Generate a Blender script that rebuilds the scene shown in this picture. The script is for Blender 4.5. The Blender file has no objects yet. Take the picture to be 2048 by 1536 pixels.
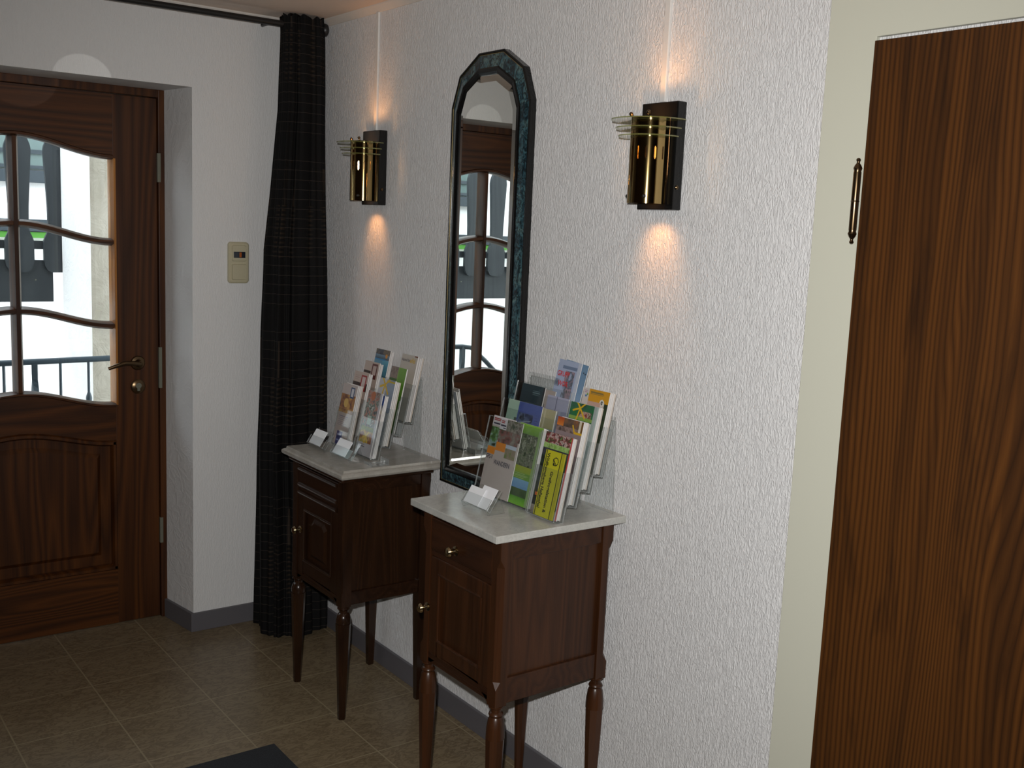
import bpy, math, random
from mathutils import Vector, Matrix

# ------------------------------------------------------------------ camera, world, lights, exposure
scene = bpy.context.scene
col = scene.collection
random.seed(7)

CAM = Vector((-1.7978, -3.7436, 1.5606))
cr = Vector((0.80503055, -0.59175689, 0.04182821))
cu = Vector((0.05378453, 0.14302361, 0.98825678))
cf = Vector((0.59079018, 0.79332719, -0.14696574))
cd = bpy.data.cameras.new('camera'); cam = bpy.data.objects.new('camera', cd); col.objects.link(cam)
cam.matrix_world = Matrix(((cr.x, cu.x, -cf.x, CAM.x), (cr.y, cu.y, -cf.y, CAM.y), (cr.z, cu.z, -cf.z, CAM.z), (0, 0, 0, 1)))
cd.sensor_fit = 'HORIZONTAL'; cd.sensor_width = 36.0; cd.lens = 2106.664 / 2048 * 36.0
cd.clip_start = 0.05
scene.camera = cam

w = bpy.data.worlds.new('sky'); scene.world = w; w.use_nodes = True
wn = w.node_tree.nodes; wl = w.node_tree.links
bg = wn['Background']
bg.inputs['Color'].default_value = (0.86, 0.93, 1.0, 1); bg.inputs['Strength'].default_value = 6.0

scene.view_settings.view_transform = 'Standard'; scene.view_settings.look = 'None'
scene.view_settings.exposure = 0.0; scene.view_settings.gamma = 1.0
scene.view_settings.use_curve_mapping = False
scene.cycles.use_denoising = True
scene.cycles.max_bounces = 12; scene.cycles.transparent_max_bounces = 32
scene.cycles.glossy_bounces = 6; scene.cycles.diffuse_bounces = 5
scene.cycles.sample_clamp_indirect = 6.0

def add_light(name, kind, loc, direction, energy, color, **kw):
    ld = bpy.data.lights.new(name, kind); ld.energy = energy; ld.color = color
    for k, v in kw.items(): setattr(ld, k, v)
    o = bpy.data.objects.new(name, ld); col.objects.link(o); o.location = loc
    if direction is not None:
        o.rotation_euler = Vector(direction).to_track_quat('-Z', 'Y').to_euler()
    return o
# the camera's own flash, just above the lens
add_light('camera_flash', 'SPOT', CAM + cu * 0.085 - cr * 0.03, cf + cr * 0.04 - cu * 0.06, 200, (1.0, 0.985, 0.965),
          spot_size=math.radians(97), spot_blend=1.0, shadow_soft_size=0.012)
# added spot at the tall mirror, standing in for the flash it throws back
add_light('added_mirror_bounce', 'SPOT', (-0.04, -1.163, 1.975), Vector((-0.826, 0.0, 1.987)) - Vector((-0.04, -1.163, 1.975)), 9.0, (1.0, 0.98, 0.93),
          spot_size=math.radians(6.5), spot_blend=0.08, shadow_soft_size=0.002)

# ------------------------------------------------------------------ helpers
def S(h):
    h = h.lstrip('#'); c = [int(h[i:i+2], 16) / 255 for i in (0, 2, 4)]
    return tuple((x / 12.92 if x <= .04045 else ((x + .055) / 1.055) ** 2.4) for x in c)

class MB:
    """collects geometry with a material slot per face; becomes one mesh object"""
    def __init__(s): s.v = []; s.f = []; s.m = []
    def face(s, pts, m=0):
        b = len(s.v); s.v += [tuple(p) for p in pts]; s.f.append(tuple(range(b, b + len(pts)))); s.m.append(m)
    def mesh(s, vs, fs, m=0):
        b = len(s.v); s.v += [tuple(p) for p in vs]
        for f in fs: s.f.append(tuple(b + i for i in f)); s.m.append(m)
        return s
    def box(s, x0, x1, y0, y1, z0, z1, m=0):
        x0, x1 = min(x0, x1), max(x0, x1); y0, y1 = min(y0, y1), max(y0, y1); z0, z1 = min(z0, z1), max(z0, z1)
        vs = [(x0,y0,z0),(x1,y0,z0),(x1,y1,z0),(x0,y1,z0),(x0,y0,z1),(x1,y0,z1),(x1,y1,z1),(x0,y1,z1)]
        fs = [(0,3,2,1),(4,5,6,7),(0,1,5,4),(1,2,6,5),(2,3,7,6),(3,0,4,7)]
        return s.mesh(vs, fs, m)
    def prism(s, poly, a, b, axis='z', m=0):
        """polygon in the two other axes, extruded from a to b along axis"""
        def P(p, t):
            return {'z': (p[0], p[1], t), 'y': (p[0], t, p[1]), 'x': (t, p[0], p[1])}[axis]
        n = len(poly); vs = [P(p, a) for p in poly] + [P(p, b) for p in poly]
        fs = [tuple(range(n))[::-1], tuple(range(n, 2 * n))] + [(i, (i + 1) % n, n + (i + 1) % n, n + i) for i in range(n)]
        return s.mesh(vs, fs, m)
    def loft(s, rings, m=0, cap=True, closed=True):
        n = len(rings[0]); vs = [p for r in rings for p in r]; fs = []
        for k in range(len(rings) - 1):
            for i in range(n if closed else n - 1):
                j = (i + 1) % n; fs.append((k*n+i, k*n+j, (k+1)*n+j, (k+1)*n+i))
        if cap: fs += [tuple(range(n))[::-1], tuple(range((len(rings)-1)*n, len(rings)*n))]
        return s.mesh(vs, fs, m)
    def lathe(s, prof, c, axis='z', n=24, m=0, phase=0.0, cap=True):
        rings = []
        for r, h in prof:
            ring = []
            for i in range(n):
                a = phase + 2 * math.pi * i / n; u, v = r * math.cos(a), r * math.sin(a)
                ring.append({'z': (c[0]+u, c[1]+v, c[2]+h), 'y': (c[0]+u, c[1]+h, c[2]+v), 'x': (c[0]+h, c[1]+u, c[2]+v)}[axis])
            rings.append(ring)
        return s.loft(rings, m, cap)
    def tube(s, pts, r, n=10, m=0):
        pts = [Vector(p) for p in pts]; rings = []
        for i, p in enumerate(pts):
            d = (pts[min(i+1, len(pts)-1)] - pts[max(i-1, 0)]).normalized()
            a = d.orthogonal().normalized() if i == 0 else (prev - d * prev.dot(d)).normalized()
            prev = a; b = d.cross(a); rr = r[i] if isinstance(r, (list, tuple)) else r
            rings.append([p + (a * math.cos(2*math.pi*k/n) + b * math.sin(2*math.pi*k/n)) * rr for k in range(n)])
        return s.loft(rings, m)
    def build(s, name, mats, parent=None, smooth=False, bevel=0, loc=None, recalc=True):
        me = bpy.data.meshes.new(name)
        vs = s.v
        if loc is not None: vs = [(x - loc[0], y - loc[1], z - loc[2]) for x, y, z in vs]
        me.from_pydata(vs, [], s.f)
        if not isinstance(mats, (list, tuple)): mats = [mats]
        for mt in mats: me.materials.append(mt)
        me.polygons.foreach_set('material_index', s.m)
        if recalc:
            import bmesh
            bm = bmesh.new(); bm.from_mesh(me); bmesh.ops.remove_doubles(bm, verts=bm.verts, dist=1e-6)
            bmesh.ops.recalc_face_normals(bm, faces=bm.faces); bm.to_mesh(me); bm.free()
        if smooth:
            me.polygons.foreach_set('use_smooth', [True] * len(me.polygons))
            try: me.set_sharp_from_angle(angle=math.radians(38))
            except Exception: pass
        me.update()
        o = bpy.data.objects.new(name, me); col.objects.link(o)
        if loc is not None: o.location = loc
        if parent is not None:
            o.parent = parent
            o.matrix_parent_inverse = Matrix.Translation(-Vector(parent_loc(parent)))
        if bevel:
            b = o.modifiers.new('bevel', 'BEVEL'); b.width = bevel; b.segments = 2; b.limit_method = 'ANGLE'; b.angle_limit = math.radians(35)
        return o
def parent_loc(p):
    v = Vector(p.location)
    while p.parent is not None:
        p = p.parent
        v = v if False else Vector((0, 0, 0)) + v
    return v
# every mesh is written in world coordinates; a parent's own location is undone through the parent inverse
WL = {}
def parent_loc(p): return WL.get(p.name, Vector((0, 0, 0)))

def thing(name, label, cat, loc=(0, 0, 0), group=None):
    o = bpy.data.objects.new(name, None); col.objects.link(o); o.location = loc
    o.empty_display_size = .05; WL[o.name] = Vector(loc)
    return tag(o, label, cat, group)
def tag(o, label, cat, group=None):
    o['label'] = label; o['category'] = cat
    if group: o['group'] = group
    return o
def struct(o): o['kind'] = 'structure'; return o

# ------------------------------------------------------------------ materials
class NT:
    def __init__(s, name):
        s.mat = bpy.data.materials.new(name); s.mat.use_nodes = True
        s.t = s.mat.node_tree; s.n = s.t.nodes; s.l = s.t.links
        s.p = s.n['Principled BSDF']; s.out = s.n['Material Output']
    def new(s, t, **kw):
        n = s.n.new(t)
        for k, v in kw.items():
            if k in n.inputs: n.inputs[k].default_value = v
            else: setattr(n, k, v)
        return n
    def set(s, **kw):
        for k, v in kw.items(): s.p.inputs[k.replace('_', ' ')].default_value = v
    def link(s, a, b): s.l.new(a, b)
    def coord(s, scale=(1, 1, 1), rot=(0, 0, 0), kind='Object'):
        tc = s.new('ShaderNodeTexCoord'); mp = s.new('ShaderNodeMapping')
        mp.inputs['Scale'].default_value = scale; mp.inputs['Rotation'].default_value = rot
        s.link(tc.outputs[kind], mp.inputs['Vector']); return mp.outputs['Vector']
    def noise(s, vec, scale, detail=3, rough=.5, dist=0.0):
        n = s.new('ShaderNodeTexNoise'); n.inputs['Scale'].default_value = scale; n.inputs['Detail'].default_value = detail
        n.inputs['Roughness'].default_value = rough; n.inputs['Distortion'].default_value = dist
        if vec is not None: s.link(vec, n.inputs['Vector'])
        return n.outputs['Fac']
    def ramp(s, fac, stops):
        r = s.new('ShaderNodeValToRGB'); e = r.color_ramp.elements
        while len(e) < len(stops): e.new(.5)
        for el, (p, c) in zip(e, stops): el.position = p; el.color = (*c, 1) if len(c) == 3 else c
        s.link(fac, r.inputs['Fac']); return r.outputs['Color']
    def math(s, op, a, b=None, c=None, clamp=False):
        n = s.new('ShaderNodeMath', operation=op); n.use_clamp = clamp
        for i, v in enumerate((a, b, c)):
            if v is None: continue
            if isinstance(v, (int, float)): n.inputs[i].default_value = v
            else: s.link(v, n.inputs[i])
        return n.outputs[0]
    def mix(s, fac, a, b, mode='MIX'):
        n = s.new('ShaderNodeMix', data_type='RGBA', blend_type=mode)
        for sock, v in ((n.inputs[0], fac), (n.inputs[6], a), (n.inputs[7], b)):
            if isinstance(v, (int, float)): sock.default_value = v
            elif isinstance(v, tuple): sock.default_value = (*v, 1) if len(v) == 3 else v
            else: s.link(v, sock)
        return n.outputs[2]
    def bump(s, h, strength=.5, dist=.01):
        b = s.new('ShaderNodeBump'); b.inputs['Strength'].default_value = strength; b.inputs['Distance'].default_value = dist
        s.link(h, b.inputs['Height']); s.link(b.outputs['Normal'], s.p.inputs['Normal']); return b

def plain(name, colr, rough=.5, metal=0, coat=0, spec=.5, emit=None, es=0):
    m = NT(name); m.set(Base_Color=(*colr, 1), Roughness=rough, Metallic=metal, Coat_Weight=coat, Specular_IOR_Level=spec)
    if emit: m.set(Emission_Color=(*emit, 1), Emission_Strength=es)
    # faint procedural wear in the gloss so no surface is perfectly even
    v = m.coord(); n = m.noise(v, 45, 3); r = m.math('MULTIPLY_ADD', n, .12 * rough, rough * .94); m.link(r, m.p.inputs['Roughness'])
    return m.mat

def wallpaper(name, base, strength, sx, sz, axis):
    """white ingrain paper with raised vertical fibres"""
    m = NT(name)
    sc = {'x': (1, sx, sz), 'y': (sx, 1, sz)}[axis]
    v = m.coord(sc)
    n1 = m.noise(v, 1.0, 2, .5, .9)
    rid = m.math('SUBTRACT', 1.0, m.math('MULTIPLY', m.math('ABSOLUTE', m.math('SUBTRACT', n1, .5)), 9.0), clamp=True)
    v2 = m.coord(tuple(q * 2.3 if q != 1 else 1 for q in sc))
    n2 = m.noise(v2, 1.0, 3, .6, .8)
    h = m.math('ADD', m.math('MULTIPLY', rid, .55), m.math('MULTIPLY', n2, .9))
    m.bump(h, strength, .0035)
    big = m.noise(m.coord(), 2.0, 3)
    c = m.mix(big, tuple(k * .96 for k in base), base)
    m.link(c, m.p.inputs['Base Color']); m.set(Roughness=.62, Specular_IOR_Level=.35)
    return m.mat

def wood(name, dark, mid, light, along='z', across=14.0, rough=.3, coat=.25, rings=7.0, blot=0.35, seed=0.0, lines=0.75):
    m = NT(name)
    k = {'z': (1, 1, .07), 'x': (.07, 1, 1), 'y': (1, .07, 1)}[along]
    tc = m.new('ShaderNodeTexCoord'); ad = m.new('ShaderNodeVectorMath', operation='ADD'); ad.inputs[1].default_value = (seed, seed * 1.7, seed * .6)
    m.link(tc.outputs['Object'], ad.inputs[0])
    mp = m.new('ShaderNodeMapping'); mp.inputs['Scale'].default_value = k; m.link(ad.outputs[0], mp.inputs['Vector']); v = mp.outputs['Vector']
    big = m.noise(v, across * .35, 2, .45, .25)
    fr = m.math('FRACT', m.math('MULTIPLY', big, rings * 2.4))
    tri = m.math('PINGPONG', m.math('MULTIPLY', big, rings * 4.8), 1.0)
    mp2 = m.new('ShaderNodeMapping'); mp2.inputs['Scale'].default_value = tuple((q if q == 1 else .25 * q) for q in k); m.link(ad.outputs[0], mp2.inputs['Vector'])
    fine = m.noise(mp2.outputs['Vector'], across * 18, 3, .6)
    blo = m.noise(v, across * .22, 3, .5, .6)
    g = m.math('MULTIPLY', tri, lines * .55)
    g = m.math('MULTIPLY_ADD', fine, .45, g)
    g = m.math('MULTIPLY_ADD', blo, blot, g)
    c = m.ramp(g, [(0.18, dark), (0.5, mid), (0.95, light)])
    m.link(c, m.p.inputs['Base Color'])
    m.set(Roughness=rough, Coat_Weight=coat, Coat_Roughness=.18, Specular_IOR_Level=.28)
    m.bump(fine, .12, .0008)
    return m.mat

def marble(name, a, b, vein, rough=.18):
    m = NT(name); v = m.coord()
    n1 = m.noise(v, 9, 6, .6, 1.4); n2 = m.noise(v, 26, 5, .6, 2.2)
    c = m.mix(m.ramp(n1, [(.35, (0, 0, 0)), (.65, (1, 1, 1))]), a, b)
    ve = m.math('SUBTRACT', 1.0, m.math('MULTIPLY', m.math('ABSOLUTE', m.math('SUBTRACT', n2, .5)), 16), clamp=True)
    c2 = m.mix(m.math('MULTIPLY', ve, .2), c, vein)
    m.link(c2, m.p.inputs['Base Color']); m.set(Roughness=rough, Specular_IOR_Level=.5)
    return m.mat

def clear(name, tint=(.97, .98, .98), gloss=.07, rough=.03, body=0.0, bodycol=(.7, .7, .7)):
    """thin clear sheet: what is behind shows, with a reflection that grows at grazing angles"""
    m = NT(name); n = m
    tr = n.new('ShaderNodeBsdfTransparent'); tr.inputs['Color'].default_value = (*tint, 1)
    gl = n.new('ShaderNodeBsdfGlossy'); gl.inputs['Roughness'].default_value = rough
    fr = n.new('ShaderNodeLayerWeight')
    fac = n.math('MULTIPLY_ADD', n.math('POWER', fr.outputs['Facing'], 5.0), .9, gloss, clamp=True)
    mx = n.new('ShaderNodeMixShader'); n.link(fac, mx.inputs[0]); n.link(tr.outputs[0], mx.inputs[1]); n.link(gl.outputs[0], mx.inputs[2])
    if body > 0:
        df = n.new('ShaderNodeBsdfDiffuse'); df.inputs['Color'].default_value = (*bodycol, 1)
        vn = n.noise(n.coord(), 60, 2); bf = n.math('MULTIPLY_ADD', vn, body * .6, body * .7)
        m2 = n.new('ShaderNodeMixShader'); n.link(bf, m2.inputs[0]); n.link(mx.outputs[0], m2.inputs[1]); n.link(df.outputs[0], m2.inputs[2]); mx = m2
    n.link(mx.outputs[0], n.out.inputs['Surface'])
    return m.mat

M = {}
M['paper_r'] = wallpaper('white_ingrain_paper', (.80, .80, .80), .66, 140, 36, 'x')
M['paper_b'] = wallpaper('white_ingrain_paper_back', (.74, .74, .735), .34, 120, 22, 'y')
M['plaster'] = plain('smooth_plaster', S('#cfc8b8'), .8)
M['unseen'] = plain('brown_wall_paint', S('#6a5a4a'), .7)
M['ceiling'] = plain('ceiling_paint', S('#e3d2c4'), .8)
M['cove'] = plain('cove_paint', S('#d9d4cd'), .7)
M['frame_paint'] = plain('door_frame_paint', (.60, .60, .50), .5, spec=.3)
M['base'] = plain('dark_grey_skirting', S('#5e5c60'), .45)
M['oak'] = wood('dark_oak', S('#1b0d05'), S('#3a1e0a'), S('#563010'), 'z', 16, .42, .04, 6, .4, 1.0)
M['oak_h'] = wood('dark_oak_crosswise', S('#1b0d05'), S('#3b1f0a'), S('#5a3211'), 'x', 16, .42, .04, 8, .4, 3.0)
M['oak_bead'] = wood('daylit_oak_bead', S('#6d4218'), S('#a0672a'), S('#bb7f3a'), 'z', 20, .35, .2, 5, .3, 5.0)  # lighter oak tone puts the daylight on the bead into its colour
def veneer_mat():
    m = NT('dark_ash_veneer')
    tc = m.new('ShaderNodeTexCoord'); sp = m.new('ShaderNodeSeparateXYZ'); m.link(tc.outputs['Object'], sp.inputs[0])
    low = m.noise(m.coord((1, 1, .12)), 4.5, 2, .4, .3); low2 = m.noise(m.coord((1, 1, .30)), 14, 2, .5)
    ph = m.math('ADD', m.math('MULTIPLY', sp.outputs[1], 88.0), m.math('MULTIPLY', low, 15.0)); ph = m.math('MULTIPLY_ADD', low2, .8, ph)
    tri = m.math('PINGPONG', ph, .5); ln = m.math('POWER', m.math('MULTIPLY', tri, 2.0), .55)
    pore = m.noise(m.coord((1, 1, .012)), 330, 3, .6)
    sm = m.noise(m.coord((1, 1, .13)), 21, 4, .6, .5); smk = m.ramp(sm, [(.53, (0, 0, 0)), (.72, (1, 1, 1))])
    g = m.math('MULTIPLY_ADD', pore, .35, m.math('MULTIPLY', ln, .62))
    c = m.ramp(g, [(.2, S('#241408')), (.55, S('#492a10')), (.9, S('#603a17'))])
    big = m.noise(m.coord((1, 1, .3)), 6, 2); c = m.mix(m.math('MULTIPLY', big, .5), c, S('#53300f'))
    wide = m.noise(m.coord((1, 1, .035)), 26, 2, .5); c = m.mix(m.math('MULTIPLY', m.ramp(wide, [(.5, (0, 0, 0)), (.62, (1, 1, 1))]), .45), c, S('#27160a'))
    c = m.mix(m.math('MULTIPLY', smk, .6), c, S('#180e08'))
    m.link(c, m.p.inputs['Base Color']); m.set(Roughness=.42, Specular_IOR_Level=.35); m.bump(pore, .1, .0006)
    return m.mat
M['veneer'] = veneer_mat()
M['mahog'] = wood('red_brown_wood', S('#1e0f07'), S('#381f0f'), S('#4b2b16'), 'z', 22, .34, .12, 5, .35, 2.0, .5)
M['mahog_h'] = wood('red_brown_wood_crosswise', S('#1e0f07'), S('#351d0f'), S('#472915'), 'y', 22, .34, .12, 5, .35, 4.0, .5)
M['darkwood'] = wood('dark_walnut', S('#150b06'), S('#28170c'), S('#372112'), 'z', 22, .27, .35, 5, .35, 6.0, .5)
M['darkwood_h'] = wood('dark_walnut_crosswise', S('#150b06'), S('#27160c'), S('#362012'), 'y', 22, .25, .4, 5, .35, 8.0, .5)
M['marble_n'] = marble('pale_grey_marble', S('#c3c2bc'), S('#b0b0aa'), S('#7f827e'))
M['marble_f'] = marble('warm_grey_marble', S('#a8a49c'), S('#98948b'), S('#7b7871'), .2)
M['black'] = plain('black_gloss_lacquer', (.005, .005, .005), .16, coat=0, spec=.4)
M['blackmat'] = plain('black_iron', (.012, .011, .011), .4)
M['iron'] = plain('blue_grey_rail_paint', S('#2b3b45'), .45)
M['brass'] = plain('dark_brass', (.44, .31, .13), .09, metal=1)
M['brassold'] = plain('antique_brass', (.15, .10, .055), .28, metal=1)
M['brassknob'] = plain('knob_brass', (.45, .36, .22), .16, metal=1)
M['steel'] = plain('dull_steel', (.17, .17, .13), .5, metal=.4)
M['cream'] = plain('cream_plastic', S('#b9b296'), .35, coat=.2)
M['sensor'] = plain('dark_display', (.02, .025, .035), .08, coat=.5)
M['amber'] = plain('amber_lens', S('#a85a20'), .3)
mm = NT('mirror_silver_glass'); mm.set(Base_Color=(.88, .90, .87, 1), Metallic=1.0, Roughness=0.0); M['mirror'] = mm.mat
M['gold'] = plain('thin_gilt_line', (.55, .42, .2), .3, metal=1)
M['bulb'] = plain('lamp_filament', (1, .8, .5), .5, emit=(1.0, .52, .20), es=110)
M['acr'] = clear('clear_acrylic', gloss=.055)
M['acr_e'] = clear('clear_acrylic_edge', tint=(.55, .57, .56), gloss=.22, rough=.12, body=.22, bodycol=(.75, .78, .77))
M['pane'] = clear('window_glass', tint=(.97, .985, .975), gloss=.05, rough=0.0)
M['disc'] = clear('green_glass_face', tint=(.93, .97, .93), gloss=.07)
M['disc_e'] = clear('green_glass_edge', tint=(.50, .58, .34), gloss=.16, rough=.08, body=.20, bodycol=(.55, .50, .16))  # green edge; its golden body tone paints in the glow of the lamp inside
M['white_ch'] = plain('white_cable_channel', (.70, .70, .68), .6)
M['paper'] = plain('white_paper', (.72, .70, .68), .7)
M['paper_g'] = plain('grey_paper', (.42, .43, .42), .7); M['paper_w'] = plain('cream_paper', (.62, .55, .48), .7)
M['card'] = plain('white_card', (.85, .86, .88), .35, coat=.4)
M['ink'] = plain('dark_blue_ink', S('#22263a'), .6)
M['ink_red'] = plain('red_ink', S('#c22a2c'), .6)
M['ink_black'] = plain('black_ink', S('#15170f'), .6)
M['ink_yel'] = plain('yellow_ink', S('#c9a53e'), .6)
M['ink_grey'] = plain('grey_ink', S('#5b5a60'), .6)
M['stucco'] = None

def floor_mat():
    m = NT('beige_stone_tiles'); T = .293
    tc = m.new('ShaderNodeTexCoord'); sp = m.new('ShaderNodeSeparateXYZ'); m.link(tc.outputs['Object'], sp.inputs[0])
    def line(sock, off):
        f = m.math('PINGPONG', m.math('ADD', sock, off + 20 * T), T / 2)
        return m.math('LESS_THAN', f, .0018)
    def line2(sock, off):
        q = m.math('FRACT', m.math('DIVIDE', m.math('ADD', sock, off + 20 * T), T))
        d = m.math('ABSOLUTE', m.math('SUBTRACT', q, .5))
        return m.math('GREATER_THAN', d, .5 - .0022 / T)
    g = m.math('MAXIMUM', line2(sp.outputs[0], .03), line2(sp.outputs[1], 0.0))
    # a tint of its own for each tile
    fx = m.math('FLOOR', m.math('DIVIDE', m.math('ADD', sp.outputs[0], .03 + 20 * T), T)); fy = m.math('FLOOR', m.math('DIVIDE', m.math('ADD', sp.outputs[1], 20 * T), T))
    cb = m.new('ShaderNodeCombineXYZ'); m.link(fx, cb.inputs[0]); m.link(fy, cb.inputs[1])
    wn_ = m.new('ShaderNodeTexWhiteNoise', noise_dimensions='3D'); m.link(cb.outputs[0], wn_.inputs['Vector'])
    v = m.coord(); blot = m.noise(v, 7, 5, .6, .8); vein = m.noise(m.coord((1, 2.2, 1)), 16, 5, .62, 1.6)
    c = m.mix(blot, S('#756750'), S('#8f8065'))
    c = m.mix(m.math('MULTIPLY', wn_.outputs['Value'], .35), c, S('#84735a'))
    vv = m.math('SUBTRACT', 1.0, m.math('MULTIPLY', m.math('ABSOLUTE', m.math('SUBTRACT', vein, .52)), 14), clamp=True)
    c = m.mix(m.math('MULTIPLY', vv, .55), c, S('#4a3825'))
    c = m.mix(g, c, S('#94876c'))
    m.link(c, m.p.inputs['Base Color']); m.set(Roughness=.33, Specular_IOR_Level=.4)
    m.bump(m.math('SUBTRACT', 1.0, g), .3, .001)
    return m.mat
M['floor'] = floor_mat()

def carpet_mat():
    m = NT('charcoal_ribbed_mat'); n = m.noise(m.coord(), 420, 2); c = m.ramp(n, [(.3, S('#1b1d20')), (.7, S('#2e3136'))])
    m.link(c, m.p.inputs['Base Color']); m.set(Roughness=.95); m.bump(n, .8, .003); return m.mat
M['mat'] = carpet_mat()

def rough_plaster(name, a, b, scale=9, st=.8):
    m = NT(name); v = m.coord(); n = m.noise(v, scale, 6, .6, 1.0); n2 = m.noise(v, scale * .45, 4, .6)
    c = m.mix(m.ramp(n2, [(.35, (0, 0, 0)), (.7, (1, 1, 1))]), a, b); m.link(c, m.p.inputs['Base Color']); m.set(Roughness=.9); m.bump(n, st, .02); return m.mat
M['out_white'] = rough_plaster('outside_white_render', (.82, .82, .82), (.88, .88, .87), 10, .5)
M['out_shaded'] = rough_plaster('outside_shaded_plaster', S('#8f897c'), S('#aaa497'), 8, .9)
M['boards'] = wood('grey_stained_boards', S('#22262a'), S('#33383c'), S('#44484a'), 'z', 12, .5, 0, 4, .4, 4.0, .3)
M['out_glass'] = plain('neighbour_window', S('#5f706e'), .1)
M['out_dark'] = plain('neighbour_dark_trim', S('#2f3940'), .5)
M['green'] = plain('green_strip', S('#4f8f35'), .8)
M['ground'] = rough_plaster('paving', S('#87837b'), S('#9a968d'), 14, .3)

def blue_band():
    m = NT('marbled_blue_green_lacquer'); v = m.coord((1, 1, .7))
    n = m.noise(v, 24, 5, .65, 1.8); n2 = m.noise(v, 70, 4, .6, 2.5)
    c = m.ramp(n, [(.30, S('#10191f')), (.44, S('#28424c')), (.56, S('#46686f')), (.70, S('#6d8480'))])
    k = m.ramp(n2, [(.42, (0, 0, 0)), (.55, (1, 1, 1))]); c = m.mix(k, m.mix(.8, c, S('#0a1014')), c)
    m.link(c, m.p.inputs['Base Color']); m.set(Roughness=.18, Coat_Weight=.8, Coat_Roughness=.06); return m.mat
M['blue_band'] = blue_band()

def curtain_mat():
    m = NT('black_woven_curtain')
    tc = m.new('ShaderNodeTexCoord'); sp = m.new('ShaderNodeSeparateXYZ'); m.link(tc.outputs['UV'], sp.inputs[0])
    u, z = sp.outputs[0], sp.outputs[1]
    wob = m.noise(m.coord(), 5, 2); zz = m.math('MULTIPLY_ADD', wob, .010, z)
    P = .62
    ph = m.math('FRACT', m.math('DIVIDE', m.math('ADD', zz, .25), P))           # place within the woven repeat
    def band(a, b): return m.math('MULTIPLY', m.math('GREATER_THAN', ph, a), m.math('LESS_THAN', ph, b))
    # thin cross threads
    q = m.math('FRACT', m.math('DIVIDE', zz, .034)); thread = m.math('LESS_THAN', q, .045)
    thr = m.math('MULTIPLY', thread, m.math('SUBTRACT', 1.0, band(.30, .42)))
    # upright streaks
    us = m.noise(m.coord((1, 1, .02)), 60, 2, .5); usk = m.ramp(us, [(.50, (0, 0, 0)), (.62, (1, 1, 1))])
    q2 = m.math('FRACT', m.math('DIVIDE', u, .055)); st = m.math('LESS_THAN', m.math('ABSOLUTE', m.math('SUBTRACT', q2, .5)), .13)
    streak = m.math('MULTIPLY', m.math('MULTIPLY', st, usk), band(.0, .22))
    # rows of soft dots
    q3 = m.math('FRACT', m.math('DIVIDE', zz, .0165)); d3 = m.math('SUBTRACT', 1.0, m.math('MULTIPLY', m.math('ABSOLUTE', m.math('SUBTRACT', q3, .5)), 3.2), clamp=True)
    d4 = m.math('SUBTRACT', 1.0, m.math('MULTIPLY', m.math('ABSOLUTE', m.math('SUBTRACT', q2, .5)), 3.6), clamp=True)
    dots = m.math('MULTIPLY', m.math('MULTIPLY', d3, d4), band(.70, 1.0))
    c = m.mix(m.math('MULTIPLY', thr, .7), (.0042, .0040, .0040), S('#403832'))
    c = m.mix(m.math('MULTIPLY', streak, .6), c, S('#3c322a'))
    c = m.mix(m.math('MULTIPLY', dots, .9), c, S('#33291f'))
    m.link(c, m.p.inputs['Base Color']); m.set(Roughness=.75, Specular_IOR_Level=.15)
    m.bump(m.noise(m.coord(), 300, 2), .2, .001)
    return m.mat
M['curtain'] = curtain_mat()

def print_mat():
    m = NT('printed_paper'); a = m.new('ShaderNodeAttribute', attribute_name='ink'); n = m.noise(m.coord(), 300, 2)
    c = m.mix(m.math('MULTIPLY', n, .12), a.outputs['Color'], (.1, .1, .1)); m.link(c, m.p.inputs['Base Color'])
    m.set(Roughness=.38, Specular_IOR_Level=.4); return m.mat
M['print'] = print_mat()

# ------------------------------------------------------------------ the room shell
HC = 2.277                                    # ceiling height
XL, YF = -3.9, -5.6                           # unseen far sides of the room
XJ, XJ2, YD, ZL = -.463, -.495, .20, 2.0      # door reveal: front edge, inner edge, depth, height
XM = -1.003                                   # middle of the entrance door
XK, XK2 = 2 * XM - XJ, 2 * XM - XJ2

b = MB(); b.box(XL - .2, .2, YF - .2, .45, -.12, 0); struct(b.build('floor', M['floor']))
b = MB(); b.box(XL - .2, .2, YF - .2, .45, HC, HC + .15); struct(b.build('ceiling', M['ceiling']))
b = MB(); b.box(0, .2, YF, .45, 0, HC); struct(b.build('wall_right', M['paper_r']))
b = MB()
b.prism([(XJ, 0), (0, 0), (0, .45), (XJ2, .45), (XJ2, YD)], 0, HC, 'z')
b.prism([(XK, 0), (XL, 0), (XL, .45), (XK2, .45), (XK2, YD)], 0, HC, 'z')
b.box(XK, XJ, 0, .45, ZL, HC)
struct(b.build('wall_back', M['paper_b']))
b = MB(); b.box(XL - .2, XL, YF, .45, 0, HC); struct(b.build('wall_left', M['unseen']))
b = MB(); b.box(XL - .2, .2, YF - .2, YF, 0, HC); struct(b.build('wall_front', M['unseen']))
# skirting
b = MB(); b.box(XJ + .0, -.0, -.011, 0, 0, .072); b.prism([(XJ - .0, -.011), (XJ, 0), (XJ2, YD), (XJ2 - .011, YD), (XJ - .011, -.011)], 0, .072, 'z')
struct(b.build('baseboard_back', M['base'], bevel=.0015))
b = MB(); b.box(-.011, 0, -2.345, -.011, 0, .072); struct(b.build('baseboard_right', M['base'], bevel=.0015))
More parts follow.
